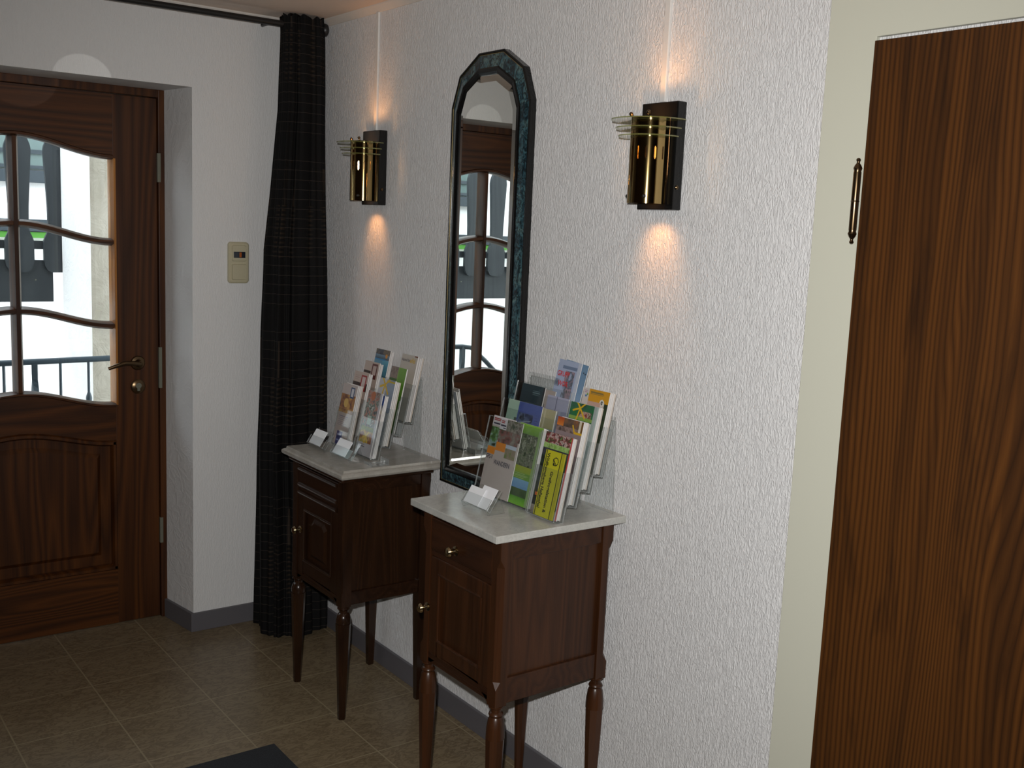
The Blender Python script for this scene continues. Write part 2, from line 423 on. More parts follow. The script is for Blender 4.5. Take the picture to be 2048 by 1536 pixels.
# cove between wall and ceiling
cv = [(0, 0), (0, -.022), (-.004, -.022), (-.022, -.004), (-.022, 0)]
b = MB(); b.prism([(p[0], HC + p[1]) for p in cv], -5.5, 0, 'y'); struct(b.build('trim_1', M['cove']))
b = MB(); b.prism([(p[0], HC + p[1]) for p in cv], XL, -.02, 'x'); struct(b.build('trim_2', M['cove']))

# ------------------------------------------------------------------ entrance door (glazed, oak)
def sw(t): return .5 + .5 * math.cos(math.pi * min(1, max(0, t)))
XG = -.677                                     # right edge of the glazing
def wavez(x, zs, dz=.058):                     # wave that is high at the middle post and low at the stiles
    return zs + dz * sw(abs(x - XM) / abs(XG - XM))
def door_entrance():
    d = struct(bpy.data.objects.new('door_1', None)); col.objects.link(d); WL[d.name] = Vector((0, 0, 0))
    y0, y1 = YD + .012, YD + .065
    xr = -.517; xl = 2 * XM - xr; xgl = 2 * XM - XG
    NX = 28
    xs = [xgl + (XG - xgl) * i / NX for i in range(NX + 1)]
    b = MB(); b.box(XJ2 + .002, xr, YD, YD + .09, 0, ZL); b.box(2*XM - XJ2 - .002, xl, YD, YD + .09, 0, ZL); b.box(xl, xr, YD, YD + .09, 1.972, ZL)
    b.build('door_frame', M['oak'], d, bevel=.002)
    b = MB(); b.box(xr - .002, XG, y0, y1, .004, 1.970); b.build('stile', M['oak'], d, bevel=.002)
    b = MB(); b.box(xl + .002, xgl, y0, y1, .004, 1.970); b.build('stile', M['oak'], d, bevel=.002)
    b = MB(); b.prism([(x, wavez(x, 1.742)) for x in xs] + [(XG, 1.970), (xgl, 1.970)], y0, y1, 'y'); b.build('top_rail', M['oak_h'], d)
    b = MB(); b.prism([(x, wavez(x, .854)) for x in xs] + [(x, wavez(x, .715, .05)) for x in reversed(xs)], y0, y1, 'y'); b.build('middle_rail', M['oak_h'], d)
    b = MB(); b.box(xgl, XG, y0, y1, .004, .218); b.build('bottom_rail', M['oak_h'], d)
    b = MB(); b.box(xgl, XG, y0 + .020, y1 - .01, .218, .80); b.build('panel', M['oak'], d)
    b = MB(); xi = [xgl + .055 + (XG - xgl - .11) * i / NX for i in range(NX + 1)]
    f = [(x, wavez(x, .660, .05)) for x in xi]
    g0 = [(XG - .055, .275), (xgl + .055, .275)]
    inner = f + g0
    cx, cz = XM, .47
    rings = [[(x, y0 + .020, z) for x, z in inner], [(x, y0 + .009, z) for x, z in [(cx + (x-cx)*.955, cz + (z-cz)*.93) for x, z in inner]]]
    b.loft(rings); b.build('raised_field', M['oak'], d)
    # mouldings round the lower panel
    b = MB()
    def strip(pts, wd, ya, yb, m=0):
        n = len(pts); L = []; R = []
        for i, p in enumerate(pts):
            a = Vector(pts[max(i-1, 0)]); c = Vector(pts[min(i+1, n-1)]); t = (c - a).normalized(); nn = Vector((-t.y, t.x))
            L.append((p[0] + nn.x*wd/2, p[1] + nn.y*wd/2)); R.append((p[0] - nn.x*wd/2, p[1] - nn.y*wd/2))
        ym = (ya * .65 + yb * .35)
        rings = []
        for i in range(n):
            l, r = L[i], R[i]; q = .28
            l2 = (l[0]*(1-q) + r[0]*q, l[1]*(1-q) + r[1]*q); r2 = (r[0]*(1-q) + l[0]*q, r[1]*(1-q) + l[1]*q)
            rings.append([(l[0], yb, l[1]), (l[0], ym, l[1]), (l2[0], ya, l2[1]), (r2[0], ya, r2[1]), (r[0], ym, r[1]), (r[0], yb, r[1])])
        b.loft(rings, m)
    strip([(x, wavez(x, .705, .05)) for x in xs], .022, y0 - .008, y0 + .02)
    strip([(XG - .008, .22), (XG - .008, .712)], .020, y0 - .008, y0 + .02)
    strip([(xgl + .008, .22), (xgl + .008, .712)], .020, y0 - .008, y0 + .02)
    strip([(xgl, .226), (XG, .226)], .022, y0 - .008, y0 + .02)
    b.build('panel_moulding', M['oak'], d, smooth=True)
    # glazing bars
    b = MB(); strip([(XM, wavez(XM, .855)), (XM, wavez(XM, 1.74))], .030, y0 - .004, y1); b.build('glazing_bar', M['oak'], d, smooth=True)
    for zs in (1.447, 1.143):
        b = MB(); strip([(x, wavez(x, zs)) for x in xs], .027, y0 - .002, y1 - .002); b.build('glazing_bar', M['oak_h'], d, smooth=True)
    b = MB()
    strip([(x, wavez(x, 1.742) + .008) for x in xs], .018, y0 - .009, y0 + .03)
    strip([(x, wavez(x, .854) - .006) for x in xs], .016, y0 - .012, y0 + .03)
    b.build('glazing_moulding', M['oak_h'], d, smooth=True)
    b = MB()
    strip([(XG + .004, .85), (XG + .004, 1.745)], .016, y0 - .007, y1)
    strip([(xgl - .004, .85), (xgl - .004, 1.745)], .016, y0 - .007, y1)
    b.build('glazing_bead', M['oak_bead'], d, smooth=True)
    b = MB(); yg = y0 + .03
    pl = [(x, wavez(x, .852)) for x in xs] + [(x, wavez(x, 1.744)) for x in reversed(xs)]
    b.prism(pl, yg, yg + .005, 'y'); g = b.build('pane', M['pane'], d)
    # lever handle and key plate
    h = MB(); c = (-.597, y0, 1.003)
    h.lathe([(.0, -.001), (.026, -.001), (.027, -.005), (.024, -.009), (.014, -.011), (.010, -.035), (.0, -.036)], c, 'y', 28)
    h.tube([(c[0], y0 - .034, c[2]), (c[0] - .02, y0 - .042, c[2] + .004), (c[0] - .06, y0 - .046, c[2] + .006), (c[0] - .095, y0 - .046, c[2] - .004), (c[0] - .118, y0 - .044, c[2] - .012)], [.008, .009, .0085, .0075, .006], 12)
    h.build('door_handle', M['brassold'], d, smooth=True)
    h = MB(); c = (-.597, y0, .914)
    h.lathe([(.0, -.001), (.026, -.001), (.027, -.006), (.022, -.010), (.0, -.011)], c, 'y', 28)
    k = h.build('key_plate', M['brassold'], d, smooth=True)
    h = MB(); h.lathe([(.0, -.010), (.0105, -.010), (.0105, -.014), (.0, -.0145)], (c[0], y0, c[2] + .004), 'y', 20); h.box(c[0]-.005, c[0]+.005, y0-.0135, y0-.010, c[2]-.016, c[2]); h.build('lock_cylinder', M['steel'], k, smooth=True)
    for za, zb in ((1.60+.07, 1.775), (.905, 1.06), (.30, .40)):
        h = MB(); h.box(-.521, -.509, YD - .0015, YD + .012, za, zb); h.build('strike_plate', M['steel'], d, bevel=.0008)
door_entrance()

# ------------------------------------------------------------------ inner door on the right
def door_side():
    d = struct(bpy.data.objects.new('door_2', None)); col.objects.link(d); WL[d.name] = Vector((0, 0, 0))
    fy, ly = -2.352, -2.468
    b = MB(); b.prism([(fy, 0), (fy, 2.065), (fy - 1.12, 2.065), (fy - 1.12, 0), (ly - .862, 0), (ly - .862, 1.95), (ly + .004, 1.95), (ly + .004, 0)], -.012, .0, 'x')
    b.build('door_frame', M['frame_paint'], d, bevel=.0015)
    b = MB(); b.box(-.022, -.0005, ly, ly - .86, .006, 1.941); b.build('door_leaf', M['veneer'], d, bevel=.0015)
    # turned brass hinge barrel
    h = MB(); c = (-.027, ly + .009, 1.56)
    L = .158
    prof = [(0, -.004), (.003, -.003), (.0045, .0), (.003, .0035), (.003, .006), (.0065, .011), (.0085, .016), (.0068, .021), (.0075, .024), (.0075, L/2 - .001), (.0085, L/2), (.0075, L/2 + .001),
            (.0075, L - .024), (.0068, L - .021), (.0085, L - .016), (.0065, L - .011), (.003, L - .006), (.003, L - .0035), (.0045, L), (.003, L + .003), (0, L + .004)]
    h.lathe(prof, c, 'z', 20)
    h.build('hinge', M['brassold'], d, smooth=True)
door_side()

# ------------------------------------------------------------------ tall mirror
def arch(y0, y1, zb, zs, rise):
    """closed outline in the wall plane, from bottom left round: y0 is the far (left) side"""
    cy, r = (y0 + y1) / 2, (y0 - y1) / 2
    pts = [(y0, zb), (y1, zb)]
    for k in range(6):
        a = math.pi * k / 5
        pts.append((cy - r * math.cos(a), zs + rise * math.sin(a)))
    return pts
def mirror():
    t = thing('wall_mirror', 'tall narrow arched mirror in a marbled blue-green frame hanging on the right wall', 'mirror', (0, -1.19, .755))
    O = arch(-.995, -1.387, .756, 1.908, .155); I = arch(-1.041, -1.329, .814, 1.887, .108)
    def sweep(name, prof, mat):
        rings = [[(-dep, o[0]*k + i[0]*(1-k), o[1]*k + i[1]*(1-k)) for o, i in zip(O, I)] for k, dep in prof]
        b = MB(); b.loft(rings + [rings[0]], cap=False); return b.build(name, mat, t)
    sweep('outer_rim', [(1.0, 0), (1.0, .019), (.97, .022), (.91, .022), (.885, .018), (.885, 0)], M['black'])
    sweep('gilt_line', [(.885, .002), (.885, .0195), (.87, .0200), (.86, .0195), (.86, .002)], M['gold'])
    sweep('frame_band', [(.86, 0), (.86, .0185), (.6, .0215), (.30, .0235), (.30, 0)], M['blue_band'])
    sweep('inner_rim', [(.30, .002), (.30, .0255), (.24, .0275), (.10, .0265), (.0, .0245), (.0, .002)], M['black'])
    G = arch(-1.038, -1.332, .811, 1.886, .111)
    G2 = arch(-1.060, -1.310, .833, 1.882, .092)
    b = MB(); b.loft([[(-.0205, y, z) for y, z in G], [(-.0225, y, z) for y, z in G2]], cap=False); b.face([(-.0225, y, z) for y, z in G2])
    b.build('mirror_glass', M['mirror'], t)
    b = MB(); b.prism(G, -.0195, -.001, 'x'); b.build('back_board', M['blackmat'], t)
mirror()

# ------------------------------------------------------------------ wall lamps
def sconce(yc, label):
    t = thing('wall_lamp', label, 'wall lamp', (0, yc, 1.615), 'brass tube wall lamps either side of the mirror')
    z0, z1 = 1.616, 1.864
    b = MB(); b.box(-.030, -.0005, yc - .0595, yc + .0595, z0, z1); b.build('backplate', M['black'], t, bevel=.0025)
    ax = -.056; R = .0455; zb, zt = 1.629, 1.826
    slots = [math.pi - .0 + (k - 3.5) * .45 for k in range(8)]
    n = 140; zs = [zb, 1.7300, 1.7330, 1.7560, 1.7590, zt]
    ang = [math.pi/2 - .57 + (math.pi + 1.14) * i / n for i in range(n + 1)]
    b = MB()
    ring_o = [[(ax + R*math.cos(a), yc + R*math.sin(a), z) for a in ang] for z in zs]
    ring_i = [[(ax + (R-.0015)*math.cos(a), yc + (R-.0015)*math.sin(a), z) for a in ang] for z in zs]
    for k in range(len(zs) - 1):
        for i in range(n):
            am = (ang[i] + ang[i+1]) / 2
            hw = .055 if k == 2 else .035
            if k in (1, 2, 3) and any(abs(am - s) < hw for s in slots): continue
            b.face([ring_o[k][i], ring_o[k][i+1], ring_o[k+1][i+1], ring_o[k+1][i]])
            b.face([ring_i[k][i], ring_i[k+1][i], ring_i[k+1][i+1], ring_i[k][i+1]])
    for k in (0, -1):
        for i in range(n): b.face([ring_o[k][i], ring_o[k][i+1], ring_i[k][i+1], ring_i[k][i]])
    b.build('metal_tube', M['brass'], t, smooth=True)
    # three glass plates, notched round the tube, smaller towards the bottom
    for zd, rd in ((1.818, .092), (1.799, .081), (1.781, .074)):
        b = MB(); m = 56; a0 = math.acos(.0245 / rd)
        out = [(ax + rd*math.cos(a), yc + rd*math.sin(a)) for a in [a0 + (2*math.pi - 2*a0) * i / m for i in range(m + 1)]]
        c0 = math.pi/2 - .35; rr = R + .0008
        inn = [(ax + rr*math.cos(a), yc + rr*math.sin(a)) for a in [c0 + (math.pi + .7) * i / m for i in range(m + 1)]]
        inn = [(min(x, -.0315), y) for x, y in inn]
        h = .0028
        for i in range(m):
            for zz, fl in ((zd, 0), (zd + h, 0)):
                b.face([(*out[i], zz), (*out[i+1], zz), (*inn[i+1], zz), (*inn[i], zz)], 0)
            b.face([(*out[i], zd), (*out[i+1], zd), (*out[i+1], zd+h), (*out[i], zd+h)], 1)
            b.face([(*inn[i], zd), (*inn[i+1], zd), (*inn[i+1], zd+h), (*inn[i], zd+h)], 1)
        for i in (0, m):
            b.face([(*out[i], zd), (*inn[i], zd), (*inn[i], zd+h), (*out[i], zd+h)], 1)
        b.build('glass_disc', [M['disc'], M['disc_e']], t)
    b = MB(); b.lathe([(0, 0), (.0045, 0), (.0045, .11), (0, .11)], (ax - .022, yc, 1.70), 'z', 12); b.build('bulb', M['bulb'], t, smooth=True)
    # the lamp's own light, thrown down and up out of the open tube
    for zl, zt_, e in ((1.672, 1.50, 1.9), (1.786, 1.99, 1.9)):
        d_ = Vector((0.0, yc, zt_)) - Vector((-.074, yc, zl))
        lo = add_light('lamp_light', 'SPOT', (-.074, yc, zl), d_, e, (1.0, .43, .15), spot_size=math.radians(56), spot_blend=1.0, shadow_soft_size=.016)
        lo.parent = t; lo.matrix_parent_inverse = Matrix.Translation(-parent_loc(t))
    # little ball nuts
    for (yy, zz) in ((yc + .036, 1.834), (yc - .030, 1.834), (yc + .040, 1.645), (yc - .030, 1.645)):
        a = math.atan2(yy - yc, -.05); xx = ax - math.sqrt(max(0, R*R - (yy-yc)**2)) - .002
        b = MB(); prof = [(.0048*math.sin(math.pi*k/8), -.0048*math.cos(math.pi*k/8)) for k in range(9)]
        b.lathe(prof, (xx, yy, zz), 'z', 14); b.build('ball_nut', M['blackmat'] if zz < 1.7 else M['brassold'], t, smooth=True)
    b = MB(); b.lathe([(0, 0), (.0045, 0), (.005, -.0015), (.0035, -.003), (0, -.0032)], (-.018, yc - .0597, 1.668), 'y', 16); b.build('screw', M['brassold'], t, smooth=True)
    # flat cable channel running up to the ceiling
    b = MB(); b.box(-.008, -.0003, yc + .008, yc + .026, z1 + .004, HC - .022)
    struct(b.build('trim_3' if yc < -1 else 'trim_4', M['white_ch'], None, bevel=.0015))
sconce(-1.902, 'brass tube wall lamp with three glass discs, right of the tall mirror')
sconce(-.513, 'brass tube wall lamp with three glass discs between the curtain and the mirror')

# ------------------------------------------------------------------ curtain rod and curtain
t = thing('curtain_rod', 'black curtain rod with a round end knob running under the ceiling', 'curtain rod', (-.8, -.13, 2.237))
b = MB(); b.tube([(-2.6, -.13, 2.232), (-.03, -.13, 2.238)], .0105, 14); b.build('rod', M['blackmat'], t, smooth=True)
b = MB(); b.lathe([(0, 0), (.012, 0), (.015, .004), (.011, .008), (.019, .013), (.0235, .022), (.022, .031), (.013, .037), (0, .039)], (-.045, -.13, 2.238), 'x', 20); b.build('end_knob', M['blackmat'], t, smooth=True)
b = MB(); b.box(-.40, -.385, -.125, .0, 2.215, 2.25) if False else b.tube([(-.205, -.13, 2.238), (-.205, -.06, 2.245), (-.205, -.001, 2.245)], .006, 8); b.build('bracket', M['blackmat'], t, smooth=True)

def curtain():
    NA, NZ = 220, 90; rows = []; uvs = []
    ztop, zbot = 2.268, .018
    def prof(z):
        k = (2.24 - z) / 2.22
        def lerp(tab):
            for (a, va), (b_, vb) in zip(tab, tab[1:]):
                if z >= b_: s = (a - z) / (a - b_); s = s*s*(3-2*s) if a - b_ > .3 else s; return va + (vb - va) * s
            return tab[-1][1]
        xl = lerp([(2.27, -.180), (1.95, -.187), (1.66, -.213), (1.44, -.238), (1.07, -.250), (.6, -.262), (.0, -.268)])
        xr = lerp([(2.27, -.028), (2.05, -.026), (1.4, -.016), (.0, -.014)])
        yb = lerp([(2.27, -.075), (1.0, -.05), (.0, -.035)])
        yf = lerp([(2.27, -.172), (2.0, -.185), (1.0, -.235), (.0, -.285)])
        return xl, xr, yb, yf
    verts = []; U = []
    for j in range(NZ + 1):
        z = ztop + (zbot - ztop) * j / NZ
        xl, xr, yb, yf = prof(z); cx, cy = (xl+xr)/2, (yb+yf)/2; ax_, ay = (xr-xl)/2, (yb-yf)/2
        amp = .16 + .05 * math.sin(z * 2)
        if z > 2.215: amp = .10
        for i in range(NA):
            a = 2 * math.pi * i / NA
            ca, sa = math.cos(a), math.sin(a)
            e = 2.0 / 3.2
            sx = math.copysign(abs(ca)**e, ca); sy = math.copysign(abs(sa)**e, sa)
            f = 1 - amp * (.5 + .5*math.sin(9*a + .9*math.sin(1.3*z) + .6)) - .04*math.sin(23*a + 2*z)
            if z > 2.215: f -= .05 * math.sin(17*a) * (z - 2.215) / .05; f -= 0
            x, y = cx + ax_*sx*f, cy + ay*sy*f
            verts.append((x, y, z + (.006*math.sin(14*a) if j == 0 else 0) + (.004*math.sin(5*a) if j == NZ else 0))); U.append((i / NA * .75, z))
    faces = []
    for j in range(NZ):
        for i in range(NA): faces.append((j*NA+i, j*NA+(i+1) % NA, (j+1)*NA+(i+1) % NA, (j+1)*NA+i))
    faces.append(tuple(range(NA))[::-1]); faces.append(tuple(range(NZ*NA, (NZ+1)*NA)))
    me = bpy.data.meshes.new('curtain'); me.from_pydata(verts, [], faces); me.materials.append(M['curtain'])
    uv = me.uv_layers.new(name='UVMap')
    for p in me.polygons:
        us = [U[me.loops[l].vertex_index][0] for l in p.loop_indices]; wrap = max(us) - min(us) > .4 and len(us) == 4
        for l in p.loop_indices:
            u_, v_ = U[me.loops[l].vertex_index]; uv.data[l].uv = (u_ + (.75 if wrap and u_ < .3 else 0), v_)
    me.polygons.foreach_set('use_smooth', [True]*len(me.polygons))
    try: me.set_sharp_from_angle(angle=math.radians(50))
    except Exception: pass
    o = bpy.data.objects.new('curtain', me); col.objects.link(o)
    tag(o, 'long black curtain with thin woven brown lines, bunched in the corner', 'curtain')
curtain()

# ------------------------------------------------------------------ switch on the back wall
t = thing('light_switch', 'cream double switch plate with a small dark display, beside the entrance door', 'switch', (-.293, 0, 1.39))
def rrect(x0, x1, z0, z1, r, n=5):
    pts = []
    for cx, cz, a0 in ((x1-r, z1-r, 0), (x0+r, z1-r, 90), (x0+r, z0+r, 180), (x1-r, z0+r, 270)):
        for k in range(n+1): a = math.radians(a0 + 90*k/n); pts.append((cx + r*math.cos(a), cz + r*math.sin(a)))
    return pts
b = MB(); b.loft([[(x, -.0003, z) for x, z in rrect(-.333, -.253, 1.314, 1.466, .012)], [(x, -.009, z) for x, z in rrect(-.332, -.254, 1.315, 1.465, .012)], [(x, -.012, z) for x, z in rrect(-.328, -.258, 1.319, 1.461, .010)]]); b.build('cover_frame', M['cream'], t)
b = MB(); b.loft([[(x, -.0115, z) for x, z in rrect(-.321, -.265, 1.395, 1.454, .006)], [(x, -.016, z) for x, z in rrect(-.319, -.267, 1.397, 1.452, .006)]]); b.build('sensor_insert', M['cream'], t)
b = MB(); b.box(-.315, -.271, -.0175, -.0155, 1.408, 1.430); s_ = b.build('display', M['sensor'], t)
b = MB(); b.box(-.294, -.286, -.019, -.0172, 1.410, 1.428); b.build('indicator', M['amber'], s_)
b = MB(); b.loft([[(x, -.0115, z) for x, z in rrect(-.321, -.265, 1.327, 1.385, .005)], [(x, -.018, z) for x, z in rrect(-.319, -.267, 1.329, 1.383, .005)]]); b.build('rocker', M['cream'], t)

# ------------------------------------------------------------------ cabinets
def knob(parent, x, y, z, mat, r=.013):
    b = MB(); b.lathe([(0, 0), (r*.95, 0), (r, -.002), (r*.55, -.005), (r*.42, -.012), (r*.9, -.017), (r*1.05, -.022), (r*.8, -.028), (0, -.030)], (x, y, z), 'x', 20)
    return b.build('knob', mat, parent, smooth=True)
def post(b, x, y, w, z0, z1, cham, ox, oy, za, zb_):
    """square post whose outer corner (ox, oy = +-1) is chamfered between za and zb_"""
    h = w / 2; rings = []
    for z, c in ((z0, 0.0005), (za, 0.0005), (za + .018, cham), (zb_ - .022, cham), (zb_, 0.0005), (z1, 0.0005)):
        X, Y = x + ox*h, y + oy*h; X2, Y2 = x - ox*h, y - oy*h
        r = [(X - ox*c, Y, z), (X, Y - oy*c, z), (X, Y2, z), (X2, Y2, z), (X2, Y, z)]
        rings.append(r)
    b.loft(rings)
def cabinet(kind):
    near = kind == 'near'
    if near:
        x0, x1, ya, yb = -.382, -.030, -1.485, -1.828; zb, zt = .418, .832
        W, H = M['mahog'], M['mahog_h']
        t = thing('bedside_cabinet', 'red-brown wooden bedside cabinet with a plain pale marble top, nearest the camera', 'cabinet', (-.2, -1.656, 0), 'old marble-topped bedside cabinets')
    else:
        x0, x1, ya, yb = -.335, -.022, -.585, -.945; zb, zt = .372, .786
        W, H = M['darkwood'], M['darkwood_h']
        t = thing('bedside_cabinet', 'dark bedside cabinet with a moulded grey marble top, beside the curtain', 'cabinet', (-.18, -.765, 0), 'old marble-topped bedside cabinets')
    P = .034
    # marble
    if near:
        b = MB(); b.prism([(-.402, -1.447), (-.405, -1.838), (-.0055, -1.846), (-.0055, -1.447)], .832, .8505, 'z')
        b.build('marble_top', M['marble_n'], t, bevel=.002)
    else:
        a = (-.363, -.005, -.553, -.984); rings = []
        for dz, ins in ((0, .012), (.004, .003), (.010, 0), (.016, .001), (.020, .006), (.022, .012), (.029, .014)):
            X0, X1, Y0, Y1 = a[0]+ins, a[1], a[2]-ins, a[3]+ins; rings.append([(X0, Y0, zt+dz), (X0, Y1, zt+dz), (X1, Y1, zt+dz), (X1, Y0, zt+dz)])
        b = MB(); b.loft(rings); b.build('marble_top', M['marble_f'], t)
        b = MB(); b.box(x0 - .012, x1 + .004, ya + .012, yb - .012, zt - .014, zt); b.build('cornice', H, t, bevel=.005)
        zt -= .014
    # carcase
    b = MB()
    for (px, ox) in ((x0 + P/2, -1), (x1 - P/2, 1)):
        for (py, oy) in ((ya - P/2, 1), (yb + P/2, -1)):
            b = MB()
            if near: post(b, px, py, P, zb, zt, .013, ox, oy, zb + .045, zt - .045)
            else: post(b, px, py, P, zb, zt, .004, ox, oy, zb + .03, zt - .03)
            b.build('corner_post', W, t, bevel=.001)
    b = MB()
    r = .05 if near else .036
    for yy, s in ((ya, -1), (yb, 1)):
        y_in, y_out = yy + s*.004, yy + s*.022
        b.box(x0 + P, x1 - P, min(y_in, y_out), max(y_in, y_out), zt - r, zt); b.box(x0 + P, x1 - P, min(y_in, y_out), max(y_in, y_out), zb + .004, zb + r + (.018 if near else .01))
    b.box(x1 - .02, x1 - .004, ya - P, yb + P, zb + .01, zt)
    b.box(x0 + .004, x1 - .01, ya - .012, yb + .012, zb + .006, zb + .02)
    b.build('side_rails', H, t, bevel=.002)
    for yy, s in ((ya, -1), (yb, 1)):
        b = MB(); q = sorted((yy + s*.012, yy + s*.020)); b.box(x0 + P - .004, x1 - P + .004, q[0], q[1], zb + r + .008, zt - r + .006); b.build('side_panel', W, t)
    # front: drawer above, door below
    f0, f1 = ya - P, yb + P                    # span in y (far to near)
    if near:
        zd0, zd1 = .728, .818; zo0, zo1 = .452, .715
    else:
        zd0, zd1 = .688, .764; zo0, zo1 = .402, .668
    b = MB(); b.box(x0 + .004, x0 + .024, f0, f1, zd1, zt); b.build('top_rail', H, t, bevel=.001)
    b = MB(); b.box(x0 + .004, x0 + .024, f0, f1, zo1, zd0); b.build('middle_rail', H, t, bevel=.001); b = MB()
    # apron with small curved brackets at its ends
    ap = [(f0, zo0), (f1, zo0), (f1, zb - .004)]
    for k in range(9): s = k/8; ap.append((f1 + .045*(s) , zb - .004 + .024*math.sin(s*math.pi/2)))
    for k in range(9): s = 1 - k/8; ap.append((f0 - .045*s, zb - .004 + .024*math.sin(s*math.pi/2)))
    b.prism(ap, x0 + .004, x0 + .022, 'x'); b.build('apron', H, t, bevel=.001)
    b = MB(); b.box(x0 + .001, x0 + .10, f0 - .002, f1 + .002, zd0 + .002, zd1 - .002); dr = b.build('drawer', H, t, bevel=.002)
    if not near:
        b = MB()
        for zz in (zd1 - .012, zd0 + .012, zo1 + .006):
            b.prism([(x0 - .005, zz), (x0 - .003, zz + .0045), (x0 + .002, zz + .006), (x0 + .002, zz - .006), (x0 - .003, zz - .0045)], f0 - .012, f1 + .012, 'y')
        b.build('drawer_moulding', H, dr, smooth=False)
    if near: knob(dr, x0 + .001, -1.636, .757, M['brassknob'])
    b = MB(); y_a, y_b = f0 - .002, f1 + .002; fw = .040 if near else .046
    zo0b, zo1b = zo0 + .002, zo1 - .002
    b.box(x0 + .002, x0 + .020, y_a, y_a - fw, zo0b, zo1b); b.box(x0 + .002, x0 + .020, y_b, y_b + fw, zo0b, zo1b)
    b.box(x0 + .002, x0 + .020, y_a - fw, y_b + fw, zo0b, zo0b + fw); b.box(x0 + .002, x0 + .020, y_a - fw, y_b + fw, zo1b - fw, zo1b)
    do = b.build('door', W, t, bevel=.0025)
    b = MB(); b.box(x0 + .010, x0 + .016, y_a - fw + .003, y_b + fw - .003, zo0b + fw - .003, zo1b - fw + .003); b.build('door_panel', W, do)
    b = MB()
    for (pa, pb) in (((y_a - fw, zo0b + fw), (y_b + fw, zo0b + fw)), ((y_a - fw, zo1b - fw), (y_b + fw, zo1b - fw)), ((y_a - fw, zo0b + fw), (y_a - fw, zo1b - fw)), ((y_b + fw, zo0b + fw), (y_b + fw, zo1b - fw))):
        b.tube([(x0 + .003, pa[0], pa[1]), (x0 + .003, pb[0], pb[1])], .004, 8)
    b.build('door_moulding', W, do, smooth=True)
    if not near:
        # shallow carved field in the door
        b = MB(); cy, cz = (y_a + y_b)/2, (zo0b + zo1b)/2 - .003
        b.loft([[(x0 + .010, cy + sy, cz + sz) for sy, sz in ((.055, -.06), (-.055, -.06), (-.055, .055), (-.035, .072), (.035, .072), (.055, .055))],
                [(x0 + .004, cy + sy*.8, cz + sz*.82) for sy, sz in ((.055, -.06), (-.055, -.06), (-.055, .055), (-.035, .072), (.035, .072), (.055, .055))]])
        b.build('carved_field', W, do)
    knob(do, x0 + .002, -1.512 if near else -.645, .572 if near else .548, M['brassknob'], .012)
    # legs
    for (px, fr) in ((x0 + P/2, 1), (x1 - P/2, 0)):
        for py in (ya - P/2, yb + P/2):
            b = MB()
            if near:
                c = (px, py, 0); h = zb
                b.lathe([(.019, h), (.019, h-.004), (.0135, h-.008), (.013, h-.016), (.017, h-.019), (.0185, h-.023), (.017, h-.027), (.015, h-.029), (.019, h-.036), (.0225, h-.060), (.0235, h-.085)], c, 'z', 24, cap=True)
                b.lathe([(.0235, h-.085), (.0215, h-.16), (.012, .012), (.0105, 0)], c, 'z', 8, phase=math.pi/8)
            else:
                c = (px, py, 0); h = zb
                if fr:
                    b.lathe([(.019, h), (.020, h-.006), (.014, h-.012), (.0135, h-.020), (.018, h-.024), (.0225, h-.034), (.0235, h-.05), (.021, h-.058)], c, 'z', 20)
                    b.lathe([(.0245, h-.055), (.0235, h-.08), (.013, .005), (.0125, 0)], c, 'z', 8, phase=math.pi/8)
                else:
                    b.lathe([(.025, h), (.025, h-.03), (.014, .004), (.013, 0)], c, 'z', 4, phase=math.pi/4)
            b.build('leg', W, t, smooth=True)
    return t
cabinet('far'); cabinet('near')

# ------------------------------------------------------------------ acrylic stands and leaflets
TH = math.radians(12.0); LV = Vector((math.sin(TH), 0, math.cos(TH))); NV = Vector((-math.cos(TH), 0, math.sin(TH))); UV_ = Vector((0, -1, 0))
def P3(B, u, l, n): return Vector(B) + UV_*u + LV*l + NV*n     # u across, l up the slope, n towards the viewer

def plate(b, B, u0, u1, l0, l1, n0, n1):
    """thin clear panel: big faces slot 0, narrow edges slot 1"""
    c = [P3(B, u, l, n) for n in (n0, n1) for l in (l0, l1) for u in (u0, u1)]
    dims = [(abs(u1-u0), 'u'), (abs(l1-l0), 'l'), (abs(n1-n0), 'n')]; thin = min(dims)[1]
    quads = {'n': [(0, 1, 3, 2), (4, 6, 7, 5)], 'l': [(0, 4, 5, 1), (2, 3, 7, 6)], 'u': [(0, 2, 6, 4), (1, 5, 7, 3)]}
    for ax_, qs in quads.items():
        for q in qs: b.face([c[i] for i in q], 0 if ax_ == thin else 1)

